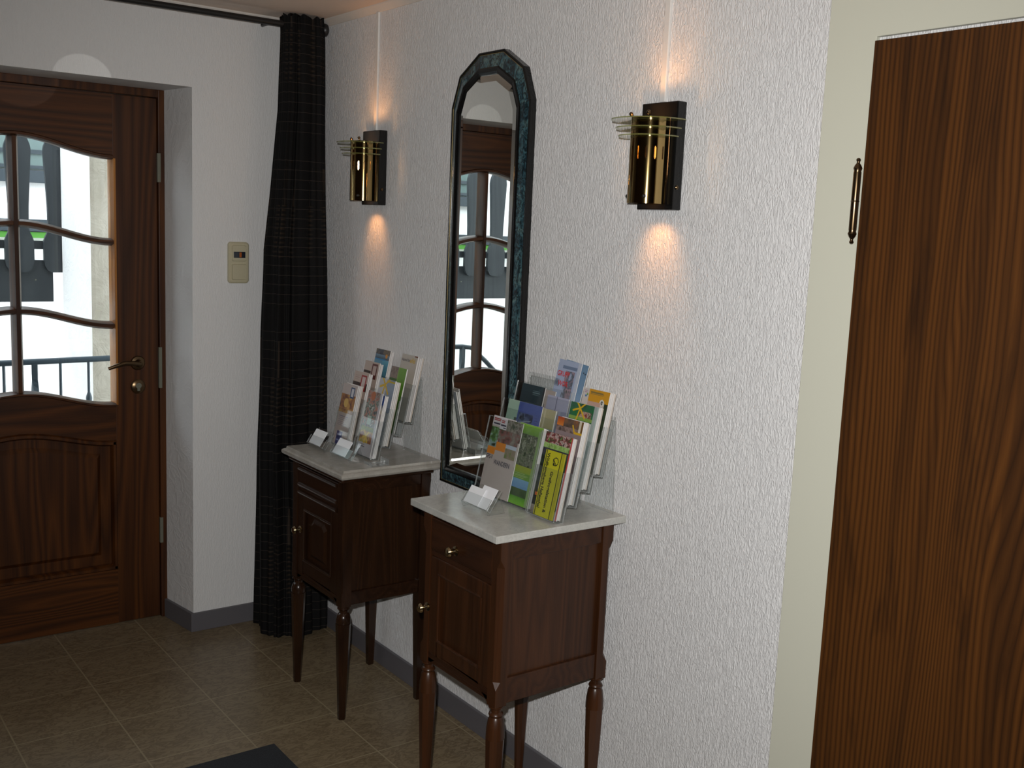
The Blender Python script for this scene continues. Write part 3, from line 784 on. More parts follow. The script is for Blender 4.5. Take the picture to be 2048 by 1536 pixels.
def stand(name_label, x, y, z, width, tiers, front_h, depth, dx, dz, cat='leaflet stand'):
    """x, z: lower front edge of the lowest pocket; y: left end"""
    t = thing('leaflet_stand', name_label, cat, (x, y - width/2, z - .003), 'stepped clear acrylic leaflet stands')
    B0 = Vector((x, y, z)); T = .0025
    for i in range(tiers):
        B = B0 + Vector((dx*i, 0, dz*i)); b = MB(); fh = front_h
        plate(b, B, 0, width, 0, fh, 0, T)                                  # front
        plate(b, B, 0, T, 0, fh, -depth, 0); plate(b, B, width - T, width, 0, fh, -depth, 0)
        plate(b, B, T, width - T, 0, T, -depth, 0)                          # floor of the pocket
        plate(b, B, 0, width, -.0, fh + .03, -depth - T, -depth)            # back of the pocket
        b.build('pocket', [M['acr'], M['acr_e']], t, recalc=False)
    # sloping back sheet down to the table, and the foot
    Bb = B0 + Vector((dx*(tiers-1), 0, dz*(tiers-1))); back = P3(Bb, 0, front_h + .02, -depth - T - .001)
    foot = Vector((min(x + dx*tiers + .045, -.012 - .02), y, z - .002))
    b = MB(); d = Vector((T, 0, 0)); w_ = UV_*width
    c = [foot, foot + w_, back + w_, back]
    c2 = [p + d for p in c]
    b.face(c, 0); b.face(c2[::-1], 0)
    for i in range(4): j = (i+1) % 4; b.face([c[i], c[j], c2[j], c2[i]], 1)
    b.build('back_leg', [M['acr'], M['acr_e']], t, recalc=False)
    return t

def hsh(i, j, s=0):
    random_val = math.sin(i * 12.9898 + j * 78.233 + s * 37.719) * 43758.5453
    return random_val - math.floor(random_val)
def vnoise(u, v, s=0):
    i, j = math.floor(u), math.floor(v); fu, fv = u - i, v - j; fu = fu*fu*(3-2*fu); fv = fv*fv*(3-2*fv)
    return (hsh(i, j, s)*(1-fu) + hsh(i+1, j, s)*fu)*(1-fv) + (hsh(i, j+1, s)*(1-fu) + hsh(i+1, j+1, s)*fu)*fv
def fbm(u, v, s=0): return .5*vnoise(u, v, s) + .3*vnoise(u*2.3, v*2.3, s+1) + .2*vnoise(u*5.1, v*5.1, s+2)
def mixc(a, b_, t): return tuple(a[k]*(1-t) + b_[k]*t for k in range(3))

class Art:
    """list of printed areas, top left origin, u and v from 0 to 1; later ones print over earlier ones"""
    def __init__(s, base): s.base = S(base) if isinstance(base, str) else base; s.L = []
    def rect(s, u0, v0, u1, v1, c): s.L.append(('r', u0, v0, u1, v1, S(c))); return s
    def grad(s, u0, v0, u1, v1, c, c2): s.L.append(('g', u0, v0, u1, v1, S(c), S(c2))); return s
    def tex(s, u0, v0, u1, v1, cols, f=8, seed=0): s.L.append(('t', u0, v0, u1, v1, [S(c) for c in cols], f, seed)); return s
    def disc(s, u, v, r, c, asp=.47): s.L.append(('d', u, v, r, S(c), asp)); return s
    def ring(s, u, v, r, wd, c, asp=.47): s.L.append(('o', u, v, r, wd, S(c), asp)); return s
    def seg(s, u0, v0, u1, v1, wd, c, asp=.47): s.L.append(('s', u0, v0, u1, v1, wd, S(c), asp)); return s
    def lines(s, u0, v0, u1, v1, n, c): 
        for k in range(n):
            vv = v0 + (v1-v0)*k/max(1, n-1); s.rect(u0, vv, u0 + (u1-u0)*(.7 + .3*hsh(k, n)), vv + .008, c)
        return s
    def at(s, u, v):
        c = s.base
        for q in s.L:
            k = q[0]
            if k in 'rgt':
                if not (q[1] <= u < q[3] and q[2] <= v < q[4]): continue
                if k == 'r': c = q[5]
                elif k == 'g': c = mixc(q[5], q[6], (v - q[2]) / (q[4] - q[2]))
                else:
                    f = q[6]; n = fbm(u*f, v*f*2.1, q[7]); n = min(.999, max(0, (n - .22) / .56)); cs = q[5]; x = n*(len(cs)-1); i = int(x)
                    c = mixc(cs[i], cs[min(i+1, len(cs)-1)], x - i)
            elif k == 'd':
                if math.hypot((u - q[1])*q[5], v - q[2]) < q[3]: c = q[4]
            elif k == 'o':
                r = math.hypot((u - q[1])*q[6], v - q[2])
                if abs(r - q[3]) < q[4]: c = q[5]
            elif k == 's':
                ax_, ay = q[1]*q[7], q[2]; bx, by = q[3]*q[7], q[4]; px, py = u*q[7], v
                tt = max(0, min(1, ((px-ax_)*(bx-ax_) + (py-ay)*(by-ay)) / max(1e-9, (bx-ax_)**2 + (by-ay)**2)))
                if math.hypot(px - ax_ - tt*(bx-ax_), py - ay - tt*(by-ay)) < q[5]: c = q[6]
        return c

def leaflet(label, B, u, w_, h_, th, art=None, group=None, l0=.004, name='leaflet', edge=None, tilt=0.0, cat='leaflet', texts=(), res=None):
    """leaflet standing in a pocket whose inner lower front corner is B; u from the left"""
    b = MB(); c = P3(B, u, l0, 0)
    mats = [edge or M['paper'], M['print']]
    ct, st_ = math.cos(tilt), math.sin(tilt)
    def Q(a, l, n): return c + UV_*(a*ct + l*st_) + LV*(l*ct - a*st_) + NV*n
    cor = [(0, 0), (w_, 0), (w_, h_), (0, h_)]
    bk = [Q(a, l, -th) for a, l in cor]; fr = [Q(a, l, 0) for a, l in cor]
    b.face(bk[::-1], 0)
    for i in range(4): j = (i+1) % 4; b.face([bk[i], bk[j], fr[j], fr[i]], 0)
    cols = []
    if art is None: b.face(fr, 0)
    else:
        nu, nv = res or (max(8, int(w_/.0014)), max(8, int(h_/.0014)))
        base = len(b.v); nf = len(b.f)
        for j in range(nv+1):
            for i in range(nu+1): b.v.append(tuple(Q(w_*i/nu, h_*(1-j/nv), 0)))
        for j in range(nv):
            for i in range(nu):
                p = base + j*(nu+1) + i; b.f.append((p, p+1, p+nu+2, p+nu+1)); b.m.append(1); cols.append(art.at((i+.5)/nu, (j+.5)/nv))
    me = bpy.data.meshes.new(name); me.from_pydata([tuple(Vector(v) - c) for v in b.v], [], b.f)
    for mt in mats: me.materials.append(mt)
    me.polygons.foreach_set('material_index', b.m)
    if cols:
        at = me.color_attributes.new('ink', 'FLOAT_COLOR', 'CORNER'); arr = []
        skip = len(b.f) - len(cols)
        for k, f in enumerate(b.f):
            cc = cols[k - skip] if k >= skip else (.7, .7, .7)
            arr += [cc[0], cc[1], cc[2], 1.0] * len(f)
        at.data.foreach_set('color', arr)
    me.update()
    o = bpy.data.objects.new(name, me); col.objects.link(o); o.location = c; WL[o.name] = c.copy()
    tag(o, label, cat, group)
    for (txt, tu, tv, size, mat, rot, *rest) in texts:
        lettering(o, txt, Q, tu*w_, (1 - tv)*h_, size, mat, rot, rest[0] if rest else 1.0)
    return o

def lettering(parent, txt, Q, a, l, size, mat, rot, sx=1.0):
    cu_ = bpy.data.curves.new('lettering', 'FONT'); cu_.body = txt; cu_.size = size; cu_.resolution_u = 2; cu_.offset = size * (.018 if rot > -1 else .03)
    tmp = bpy.data.objects.new('lettering', cu_); col.objects.link(tmp)
    dg = bpy.context.evaluated_depsgraph_get(); me0 = bpy.data.meshes.new_from_object(tmp.evaluated_get(dg))
    col.objects.unlink(tmp); bpy.data.objects.remove(tmp)
    cr_, sr_ = math.cos(rot), math.sin(rot); pl = WL[parent.name]
    me = me0; me.name = 'lettering'
    for v in me.vertices:
        x, y = v.co.x*sx, v.co.y; aa, ll = a + x*cr_ - y*sr_, l + x*sr_ + y*cr_
        v.co = Q(aa, ll, .0006) - pl
    me.materials.clear(); me.materials.append(mat)
    o = bpy.data.objects.new('lettering', me); col.objects.link(o); o.parent = parent
    return o

def pile(label, group, B, u, w_, h_, n0, n, th, gap=.0018, l0=.004, cols=None, jit=.003):
    """leaflets behind the front one, alike but for a slight shift: one object each"""
    first = None; th -= .0013
    for k in range(n):
        off = n0 + k*(th + gap)
        if first is None:
            first = leaflet(label, P3(B, 0, 0, -off), u, w_, h_, th, None, group, l0)
            base = first.location.copy()
        else:
            o = first.copy(); col.objects.link(o); o.material_slots[0].link = 'OBJECT'; o.material_slots[0].material = (M['paper_g'], M['paper'], M['paper_w'])[k % 3]
            o.location = base - NV*(k*(th+gap)) + UV_*((hsh(k, n, 3) - .5)*jit) + LV*(hsh(k, 4)*jit*.8)
    return first

# ---- artwork
def star(a, u, v, s, c, wd=.018):
    for dx_, dy_ in ((-1, -.95), (1.05, -.8), (-1.15, .35), (-.35, 1.25), (1.0, 1.0)): a.seg(u, v, u + dx_*s, v + dy_*s*.5, wd, c)
    return a
church = Art('#b9aaa2').rect(0, 0, 1, .17, '#b8aba6').tex(.0, .17, 1, .47, ['#4d2410', '#8a5122', '#c79a4a', '#6a3614'], 3, 3).disc(.42, .31, .075, '#c9a250').disc(.62, .36, .05, '#b98a3c')
church.rect(.58, .04, .86, .22, '#26456b').rect(.64, .06, .80, .19, '#c9c9cf').lines(.12, .53, .75, .68, 6, '#7a7389').rect(.2, .78, .6, 1, '#2b3572').rect(.25, .82, .52, .85, '#7f86b0').rect(.25, .92, .5, .94, '#7f86b0')
redp = Art('#b9a79c').rect(0, .17, 1, .30, '#3c2a22').rect(.52, .04, .90, .30, '#9d2f2c').rect(.60, .07, .82, .24, '#c9b9b5').lines(.08, .06, .45, .12, 3, '#a98f88')
brownp = Art('#b7a69b').rect(0, .16, .5, .20, '#35251c').rect(.52, .03, .90, .28, '#5b2620').rect(.60, .06, .82, .21, '#b8a49c')
river = Art('#5f8fa8').tex(0, 0, 1, .16, ['#2b2c33', '#4d4f58', '#7a6850', '#33404c'], 4, 9).grad(0, .09, 1, .16, '#6f8ba0', '#38424a').disc(.78, .10, .035, '#d08a25').rect(0, .155, .75, .175, '#2f7fb5').grad(.55, .175, 1, .6, '#5fa0b8', '#3f6472')
collage = Art('#b9b5b8').tex(0, 0, .86, .62, ['#3a4348', '#6f6f6a', '#b8705a', '#8a9490', '#33492c', '#c0c0bc'], 6, 5).disc(.40, .07, .07, '#b0653a').rect(.30, .38, .56, .52, '#aac0b4').tex(0, .55, .86, .62, ['#4f6a2a', '#87912e'], 6, 2).tex(0, .62, .86, .80, ['#6a7a20', '#c8a018', '#7a3c14', '#9a5a1a'], 4, 7)
star(collage, .42, .70, .17, '#d8b414', .014); collage.rect(.86, 0, 1, .80, '#b5b3b8').lines(.12, .83, .6, .86, 2, '#5a5a60')
bluef = Art('#b7b3b6').grad(0, 0, 1, .22, '#16387a', '#2a4f8e').tex(.0, .16, 1, .30, ['#24406e', '#a8a8a8', '#c6bcae'], 5, 4).tex(0, .30, 1, .50, ['#8d8488', '#b3a9a8'], 6, 6)
starw = Art('#b5b6ba').rect(.5, .0, 1, .5, '#8793a3').rect(.48, .02, 1, .05, '#b79f1c'); star(starw, .40, .09, .26, '#cba61c', .017)
greenf = Art('#4f7a28').grad(.5, 0, 1, 1, '#68962f', '#3d6424').tex(0, 0, .50, .18, ['#6b5c55', '#8c7b72', '#5a4a44'], 5, 8).rect(.0, .18, .5, 1, '#3a5a22').rect(.48, 0, .52, 1, '#7ba23c')
brownf = Art('#6e5638').tex(0, 0, 1, 1, ['#54402a', '#7d6342', '#3e2f20'], 4, 2)
nature = Art('#b9b1a6').rect(.80, .0, 1, .02, '#70402a')
gps = Art('#b0a6a0').tex(.0, .0, 1, .30, ['#3d4a3a', '#6b6a5e', '#8d8a80', '#4b3f3a', '#5e7040'], 7, 11).rect(0, .0, .30, .14, '#c4c2c6').lines(.04, .03, .25, .05, 2, '#a03434').rect(.03, .085, .27, .10, '#39394a').rect(.16, .115, .28, .13, '#39394a')
gps.tex(.04, .15, 1, .31, ['#2f3c2c', '#7b4744', '#6f6c62', '#8a8478'], 6, 3).rect(0, .31, .44, .42, '#cf7f1c').tex(.45, .31, .92, .49, ['#4b6a3a', '#8a7a6a', '#5d7a34'], 5, 12).rect(.45, .31, .92, .36, '#a9b5c4').rect(.93, .26, 1, .56, '#b9b2ac')
gps2 = Art('#b0a6a0').rect(0, 0, 1, .12, '#c4bfc0').lines(.05, .03, .6, .05, 2, '#a03434').rect(.05, .09, .7, .105, '#39394a').tex(0, .14, 1, .40, ['#26401c', '#4f7a32', '#86a0a0', '#1d3014'], 5, 6).rect(0, .40, 1, .49, '#d0801c')
green1 = Art('#5b8f2c').tex(0, .12, 1, .52, ['#15200f', '#2f4a1c', '#6f7560', '#1b2a12', '#8d9480'], 9, 21).grad(0, .0, 1, .12, '#7cab3c', '#5b8a2c').grad(0, .52, 1, .60, '#8f9a1c', '#7f9a20').rect(0, .60, 1, .68, '#5f8d2c').lines(.1, .61, .8, .66, 4, '#93ab6c').grad(0, .68, 1, .80, '#6f9cbc', '#5a86ae').tex(0, .80, 1, .90, ['#2c4420', '#3f5a2a'], 6, 2).grad(0, .90, 1, 1, '#4a8a1c', '#6fae20').rect(.84, .05, 1, 1, '#7d9a62')
mint = Art('#9fbcaa').grad(0, 0, 1, 1, '#a7c2af', '#8eaa98').rect(.78, 0, 1, 1, '#a9b696').lines(.82, .05, .97, .12, 3, '#8e7a4e').tex(.45, .22, .62, .5, ['#3a4640', '#6b7a70'], 4, 2)
blue2 = Art('#3f5296').grad(0, 0, 1, 1, '#485a9c', '#3a4f9a').tex(.05, .14, .68, .34, ['#141c30', '#28365c', '#5a6a8a', '#101626'], 5, 4).seg(.1, .27, .6, .22, .006, '#8f98a8').lines(.76, .16, .92, .40, 8, '#2f3f86')
beige2 = Art('#a9a07a').grad(0, 0, 1, .25, '#b0a884', '#9f9868').grad(0, .25, 1, .5, '#7f949c', '#8a9a94').rect(.5, 0, .56, .4, '#c0b898')
teal = Art('#1f3038').grad(0, 0, 1, 1, '#2b3f47', '#16222a').lines(.5, .07, .9, .12, 3, '#6f8488').rect(.94, 0, 1, 1, '#171d22')
pinkf = Art('#b3a49c').tex(.1, .20, .6, .30, ['#b3a49c', '#4c4a50'], 6, 5)
lav = Art('#a9a6c0').grad(0, 0, 1, 1, '#b4b2ca', '#9a98b6').rect(.44, 0, .46, 1, '#6c6a86')
group_f = Art('#9aa6bf').grad(0, 0, 1, 1, '#9fabc4', '#93a2c2').rect(.22, .07, .85, .11, '#6a7a94').tex(.0, .25, .2, .34, ['#9aa6bf', '#3b4450'], 5, 3).tex(.38, .13, .78, .52, ['#9aa6bf', '#4a5560', '#a08894', '#3a4a3c'], 5, 8).lines(.03, .52, .3, .56, 3, '#4c5264').rect(.86, 0, 1, .6, '#b4bccb')
group_b = Art('#5f7c9c').grad(0, 0, 1, 1, '#6787a4', '#7f97b4').disc(.85, .10, .01, '#20242c').disc(.93, .11, .01, '#20242c')
flower = Art('#1d2a1a').tex(0, 0, 1, .19, ['#17130f', '#b8a8a0', '#7f3030', '#3c2f30', '#6f9a3c'], 11, 31).tex(0, .13, 1, .19, ['#6f9a3c', '#9ab870', '#5b7a34'], 9, 33).tex(0, .19, 1, .28, ['#15171a', '#3c4046', '#20242a'], 8, 34).tex(0, .28, 1, .62, ['#131a12', '#26382a', '#101410'], 6, 35)
flower.disc(.26, .30, .035, '#b37a4c').disc(.30, .33, .03, '#9c6a42').rect(.2, .46, .62, .50, '#c4641c').tex(.12, .53, .55, .72, ['#223020', '#a892a8', '#c4b0c0', '#5a4a5a'], 8, 36).rect(.05, .74, .60, .78, '#b85a1a').tex(0, .78, 1, .90, ['#0e0f0e', '#1a1c1c'], 5, 37).tex(0, .90, 1, 1, ['#5c5148', '#8d857c'], 5, 38)
yellow = Art('#b6b31a').rect(.04, 0, .075, 1, '#2c2f10').rect(.82, 0, .86, 1, '#26290e').rect(.88, 0, 1, 1, '#a3a01c').ring(.60, .145, .058, .007, '#14170d', .46).seg(.46, .12, .66, .2, .008, '#14170d').disc(.52, .19, .022, '#14170d')
sunset = Art('#5a4238').grad(0, 0, .5, .10, '#a03a14', '#c9782a').tex(.25, 0, 1, .14, ['#3a302a', '#5b4a3e', '#8a5a34'], 4, 41).tex(0, .10, 1, .16, ['#4a3a34', '#8a7670', '#5a4640'], 6, 42).rect(.84, 0, .93, 1, '#c9bfa8').rect(.93, 0, 1, 1, '#6a4a1c').seg(.62, .07, .72, .15, .012, '#c9a01c').seg(.72, .15, .98, .15, .012, '#c9a01c').grad(0, .16, 1, 1, '#87787a', '#4c3c3c')
starg = Art('#1f5c3a').tex(0, 0, 1, .16, ['#155a28', '#1f6a3a', '#2f5c44', '#123a20'], 4, 51).tex(.35, .09, .85, .17, ['#7a2a2a', '#b8a08c', '#2c3030', '#a06a3c'], 9, 52).rect(0, .165, 1, .2, '#7a9a44').rect(.90, 0, 1, 1, '#9aa4a2')
star(starg, .38, .06, .22, '#d0a818', .011)
orange = Art('#c6bdb4').rect(.0, .0, .22, .5, '#c2bcb8').lines(.04, .025, .2, .045, 2, '#9c6a8a').disc(.12, .095, .016, '#3f6fa8').disc(.17, .075, .012, '#5f9a3c').rect(.22, .0, 1, .15, '#c9921c').lines(.28, .03, .9, .055, 3, '#7c6a3c').disc(.76, .145, .040, '#d8d6d0').ring(.76, .145, .018, .004, '#3c403c').seg(.76, .13, .76, .17, .004, '#2c302c').grad(.22, .15, .72, .9, '#b99a8c', '#b99a8c').tex(.86, .15, 1, 1, ['#1c241a', '#3a4a30'], 6, 61)

WG = 'white leaflet edges behind the front leaflets'
def base(st_x, st_z, y, dx, dz, i): return Vector((st_x + dx*i, y, st_z + dz*i)) + NV*(-.0008)

# ---- far cabinet: two single-width stands, four pockets each
FX, FZ, DX, DZ = -.2115, .8185, .040, .0365
FXX = -.199
stand('stepped clear leaflet stand with church leaflets, on the far cabinet next to the curtain', FX + .006, -.600, FZ, .106, 4, .125, .026, DX, DZ)
stand('stepped clear leaflet stand holding the photo collage leaflet, on the far cabinet', FX, -.782, FZ, .106, 4, .125, .026, DX, DZ)
def fb(i, y, o=0): return Vector((FX + o + DX*i, y, FZ + DZ*i)) + NV*(-.001)
A = fb(0, -.600, .006)
leaflet('leaflet with an orange church photo and blue phone symbol, front pocket on the far cabinet', A, .004, .097, .205, .003, church)
pile('white leaflet behind the church leaflet, far cabinet', WG + ' of the church leaflet', A, .006, .097, .205, .005, 3, .005)
A = fb(1, -.600, .006); leaflet('leaflet with a red phone symbol and dark band, above the church leaflet', A, .004, .097, .208, .003, redp); pile('white leaflet behind the red phone leaflet, far cabinet', WG + ' of the red phone leaflet', A, .006, .097, .205, .005, 2, .005)
A = fb(2, -.600, .006); leaflet('leaflet with a dark brown phone symbol, above the red phone one', A, .004, .097, .205, .003, brownp); pile('white leaflet behind the brown phone leaflet, far cabinet', WG + ' of the brown phone leaflet', A, .006, .097, .200, .005, 2, .005)
A = fb(3, -.600, .006); leaflet('leaflet with a dark river picture and orange sun, topmost beside the curtain', A, .006, .094, .208, .003, river); pile('white leaflet behind the river picture leaflet, far cabinet', WG + ' of the river leaflet', A, .008, .094, .204, .005, 2, .005)
A = fb(0, -.782)
leaflet('leaflet with a colourful photo collage and yellow emblem, front pocket beside the church leaflet', A, .004, .090, .207, .003, collage)
leaflet('leaflet with a deep blue top, tucked behind the collage leaflet', P3(A, 0, 0, -.005), .012, .090, .203, .003, bluef)
pile('white leaflet behind the deep blue one, far cabinet', WG + ' of the deep blue leaflet', A, .010, .092, .200, .0095, 2, .005)
A = fb(1, -.782); leaflet('white and pale blue leaflet with a yellow figure, behind the collage leaflet', A, .004, .097, .210, .004, starw); pile('white leaflet behind the yellow figure one, far cabinet', WG + ' of the yellow figure leaflet', A, .006, .096, .206, .006, 3, .005)
A = fb(2, -.782); leaflet('bright green leaflet with a small brown photo, far cabinet', A, .008, .094, .210, .004, greenf); leaflet('brown leaflet edge showing left of the bright green one', P3(A, 0, 0, -.006), .002, .080, .203, .004, brownf)
A = fb(3, -.782)
leaflet('white leaflet with grey and yellow park lettering, topmost on the far cabinet', A, .004, .098, .212, .004, nature, texts=[('National Park', .04, .105, .0125, M['ink_grey'], 0, .75), ('eifel', .56, .115, .022, M['ink_yel'], 0, .9)])
pile('white leaflet behind the park leaflet, far cabinet', WG + ' of the park leaflet', A, .008, .098, .208, .006, 3, .005)

# ---- near cabinet: one wide stand with three pockets, one single-width stand with four
NX_, NZ_ = -.2155, .8545; NDX, NDZ = .045, .0455
stand('wide stepped clear leaflet stand on the near cabinet, nearest the mirror', NX_, -1.468, NZ_, .232, 3, .208, .034, NDX, NDZ)
def nb(i, o=0): return Vector((NX_ + NDX*i, -1.468, NZ_ + NDZ*i)) + NV*(-.001 - o)
A = nb(0)
leaflet('hiking leaflet with orange band, overlapping in front of its twin, near cabinet', A, .052, .097, .206, .002, gps, texts=[('WANDERN', .05, .60, .0175, M['ink'], 0, .80)])
leaflet('hiking leaflet with orange band, showing left of its twin', P3(A, 0, 0, -.003), .014, .097, .208, .002, gps2, texts=[('GPS-V', .02, .555, .0165, M['ink'], 0, .66)])
leaflet('green leaflet with a dark forest photo and blue lake, near cabinet', P3(A, 0, 0, -.007), .126, .099, .208, .008, green1)
pile('pale leaflet behind the green forest one, near cabinet', WG + ' of the forest leaflet', P3(A, 0, 0, -.010), .128, .097, .204, .008, 2, .003)
A = nb(1)
leaflet('mint green leaflet in the middle pocket, near cabinet', P3(A, 0, 0, -.002), .020, .080, .205, .003, mint)
leaflet('blue leaflet with a dark square photo, middle pocket of the wide stand', A, .070, .099, .205, .002, blue2)
leaflet('beige and grey leaflet right of the blue one', P3(A, 0, 0, -.004), .130, .090, .203, .004, beige2)
A = nb(2)
leaflet('dark teal leaflet in the back pocket of the wide stand', A, .022, .099, .200, .003, teal)
leaflet('pinkish grey leaflet half hidden behind the dark teal one', P3(A, 0, 0, -.005), .070, .090, .196, .003, pinkf)
leaflet('folded lavender sheet standing right of the dark teal leaflet', P3(A, 0, 0, -.002), .135, .088, .185, .002, lav)
leaflet('pale blue leaflet with red capital letters, standing highest on the near cabinet', P3(A, 0, 0, -.010), .136, .092, .210, .002, group_f, l0=.078, tilt=.03, texts=[('GRUPP', .04, .205, .019, M['ink_red'], 0, .85), ('WOR', .16, .325, .019, M['ink_red'], 0, .85)])
leaflet('darker blue leaflet just behind the one with red letters', P3(A, 0, 0, -.016), .148, .092, .212, .002, group_b, l0=.078, tilt=.07)

SX, SZ, SDX, SDZ = -.2225, .8545, .0405, .0345
stand('narrow stepped clear leaflet stand on the near cabinet, holding a yellow flyer', SX, -1.714, SZ, .108, 4, .125, .027, SDX, SDZ)
def sb(i, o=0): return Vector((SX + SDX*i, -1.714, SZ + SDZ*i)) + NV*(-.001 - o)
A = sb(0)
leaflet('narrow yellow flyer with sideways black lettering, near cabinet', A, .022, .074, .165, .004, yellow, edge=plain('yellow_paper_edge', S('#a8a52a'), .6), l0=.003, res=(75, 165),
        texts=[('Wildfreigehege Hellenthal', .12, .045, .0150, M['ink_black'], -math.pi/2, .88), ('Greifvogelstation &', .46, .30, .0150, M['ink_black'], -math.pi/2, .88)])
leaflet('dark leaflet with flowers and a crowd photo, left behind the yellow flyer', P3(A, 0, 0, -.005), .002, .100, .207, .004, flower, edge=plain('red_paper_edge', S('#9b2a2a'), .6))
pile('white leaflet behind the flower leaflet, near cabinet', WG + ' of the flower leaflet', A, .004, .099, .204, .010, 3, .0042)
A = sb(1); leaflet('leaflet with an orange sunset photo, near cabinet', A, .002, .100, .207, .004, sunset); pile('white leaflet behind the sunset one, near cabinet', WG + ' of the sunset leaflet', A, .004, .098, .206, .006, 4, .0042)
A = sb(2); leaflet('dark green leaflet with a yellow star figure, near cabinet', A, .002, .100, .208, .005, starg, edge=plain('grey_green_edge', S('#8a9a94'), .6)); pile('pale leaflet behind the yellow star one, near cabinet', WG + ' of the yellow star leaflet', A, .004, .098, .206, .007, 3, .005)
A = sb(3); leaflet('leaflet with an orange-yellow block and round tree emblem, near cabinet', A, .002, .100, .207, .004, orange); pile('pale leaflet behind the tree emblem one, near cabinet', WG + ' of the tree emblem leaflet', A, .004, .098, .205, .006, 3, .005)

# ---- small card holders
def card_holder(label, x, y, z, wd, cards):
    """low slanted clear holder; x: lower front edge, y: left end"""
    t = thing('card_holder', label, 'card holder', (x + .03, y - wd/2, z), 'small clear card holders in front of the leaflets')
    a = math.radians(33); L = Vector((math.sin(a), 0, math.cos(a))); N = Vector((-math.cos(a), 0, math.sin(a))); T = .002
    B = Vector((x, y, z + .012))
    def q(u, l, n): return B + UV_*u + L*l + N*n
    def pl(b, u0, u1, l0, l1, n0, n1):
        c = [q(u, l, n) for n in (n0, n1) for l in (l0, l1) for u in (u0, u1)]
        thin = min((abs(u1-u0), 'u'), (abs(l1-l0), 'l'), (abs(n1-n0), 'n'))[1]
        for ax_, qs in {'n': [(0, 1, 3, 2), (4, 6, 7, 5)], 'l': [(0, 4, 5, 1), (2, 3, 7, 6)], 'u': [(0, 2, 6, 4), (1, 5, 7, 3)]}.items():
            for f in qs: b.face([c[i] for i in f], 0 if ax_ == thin else 1)
    b = MB(); pl(b, 0, wd, 0, .062, -.012, -.010); pl(b, 0, wd, 0, T, -.010, .002); pl(b, 0, wd, 0, .030, .002, .004)
    b.build('tray', [M['acr'], M['acr_e']], t, recalc=False)
    for yy in (0, wd - T):
        b = MB(); p = [q(yy, .0, .004), q(yy, .05, -.012), Vector((x + .055, y - yy, z)), Vector((x + .004, y - yy, z))]
        p2 = [v + UV_*T for v in p]; b.face(p, 0); b.face(p2[::-1], 0)
        for i in range(4): j = (i+1) % 4; b.face([p[i], p[j], p2[j], p2[i]], 1)
        b.build('side_foot', [M['acr'], M['acr_e']], t, recalc=False)
    for (lab, u0, cw, ch, n0) in cards:
        b = MB(); c0 = q(u0, .003, n0)
        c = [q(u, l, n) for n in (n0, n0 - .0015) for l in (.003, .003 + ch) for u in (u0, u0 + cw)]
        for f in [(0, 1, 3, 2), (4, 6, 7, 5), (0, 4, 5, 1), (2, 3, 7, 6), (0, 2, 6, 4), (1, 5, 7, 3)]: b.face([c[i] for i in f])
        o = b.build('business_card', M['card'], None, loc=tuple(c0)); tag(o, lab, 'card')
card_holder('clear card holder on the far cabinet, nearest the curtain', -.290, -.598, .8155, .112, [('pale card in the holder nearest the curtain', .006, .080, .052, 0.0)])
card_holder('clear card holder on the far cabinet, in front of the collage leaflet', -.290, -.765, .8155, .125, [('pale blue card in the holder before the collage leaflet', .008, .085, .052, 0.0)])
card_holder('clear card holder at the front of the near cabinet', -.325, -1.572, .8510, .112, [('bright white card in the holder on the near cabinet', .004, .064, .046, 0.0), ('thin white slip standing behind the bright card', .045, .060, .058, -.005)])
b = MB(); b.box(-.245, -.185, -.905, -.955, .8152, .8172); b.box(-.187, -.185, -.905, -.955, .8172, .832); b.box(-.245, -.243, -.905, -.955, .8172, .824)
tag(b.build('acrylic_tray', M['acr_e'], None, loc=(-.215, -.93, .8152)), 'low empty clear acrylic tray at the right corner of the far marble top', 'tray')

# ------------------------------------------------------------------ floor mat
b = MB(); b.box(-1.75, -.569, -1.9, -.982, .0005, .009)
tag(b.build('door_mat', M['mat'], None, bevel=.002, loc=(-1.16, -1.44, 0)), 'dark charcoal mat lying on the beige tiles at the bottom edge', 'mat')

# ------------------------------------------------------------------ outside, seen through the panes
b = MB(); b.box(-8, 3, .45, 7, -.14, -.02); struct(b.build('floor_outside', M['ground']))
b = MB(); b.box(-.392, .9, 1.6, 2.15, -.02, 3.2)
struct(b.build('wall_outside_pillar', [M['out_white'], M['out_shaded']]))
pil = bpy.data.objects['wall_outside_pillar']
for p in pil.data.polygons:
    if p.normal.y < -.5: p.material_index = 1  # near face takes a darker plaster: its shade is put into the colour
b = MB(); b.box(-8, 1.5, 3.4, 3.6, -.02, 3.6); struct(b.build('wall_outside_far', M['out_white']))
# wall of the balcony: carved upright boards above a plain board
t = thing('balcony_front', 'dark grey carved wooden balcony boards outside the glazed door', 'balcony', (-2.2, 2.15, 1.06))
b = MB(); b.box(-4.6, -.430, 2.188, 2.215, 1.07, 1.288); b.build('fascia_board', M['boards'], t, bevel=.002)
def picket(cx):
    prof = [(1.225, .030), (1.235, .052), (1.26, .066), (1.29, .070), (1.385, .070), (1.41, .062), (1.43, .052), (1.46, .046), (1.56, .048), (1.70, .055), (1.80, .0615), (1.85, .064), (1.875, .060), (1.905, .048), (2.0, .046), (2.1, .055), (2.3, .06)]
    b = MB(); b.prism([(cx + h, z) for z, h in prof] + [(cx - h, z) for z, h in reversed(prof)], 2.160, 2.184, 'y')
    return b.build('picket', M['boards'], t)
for k in range(22): picket(-.409 - .187*k)
b = MB(); b.box(-4.6, -.430, 2.188, 2.215, 1.345, 1.388); b.build('cross_rail', M['boards'], t)
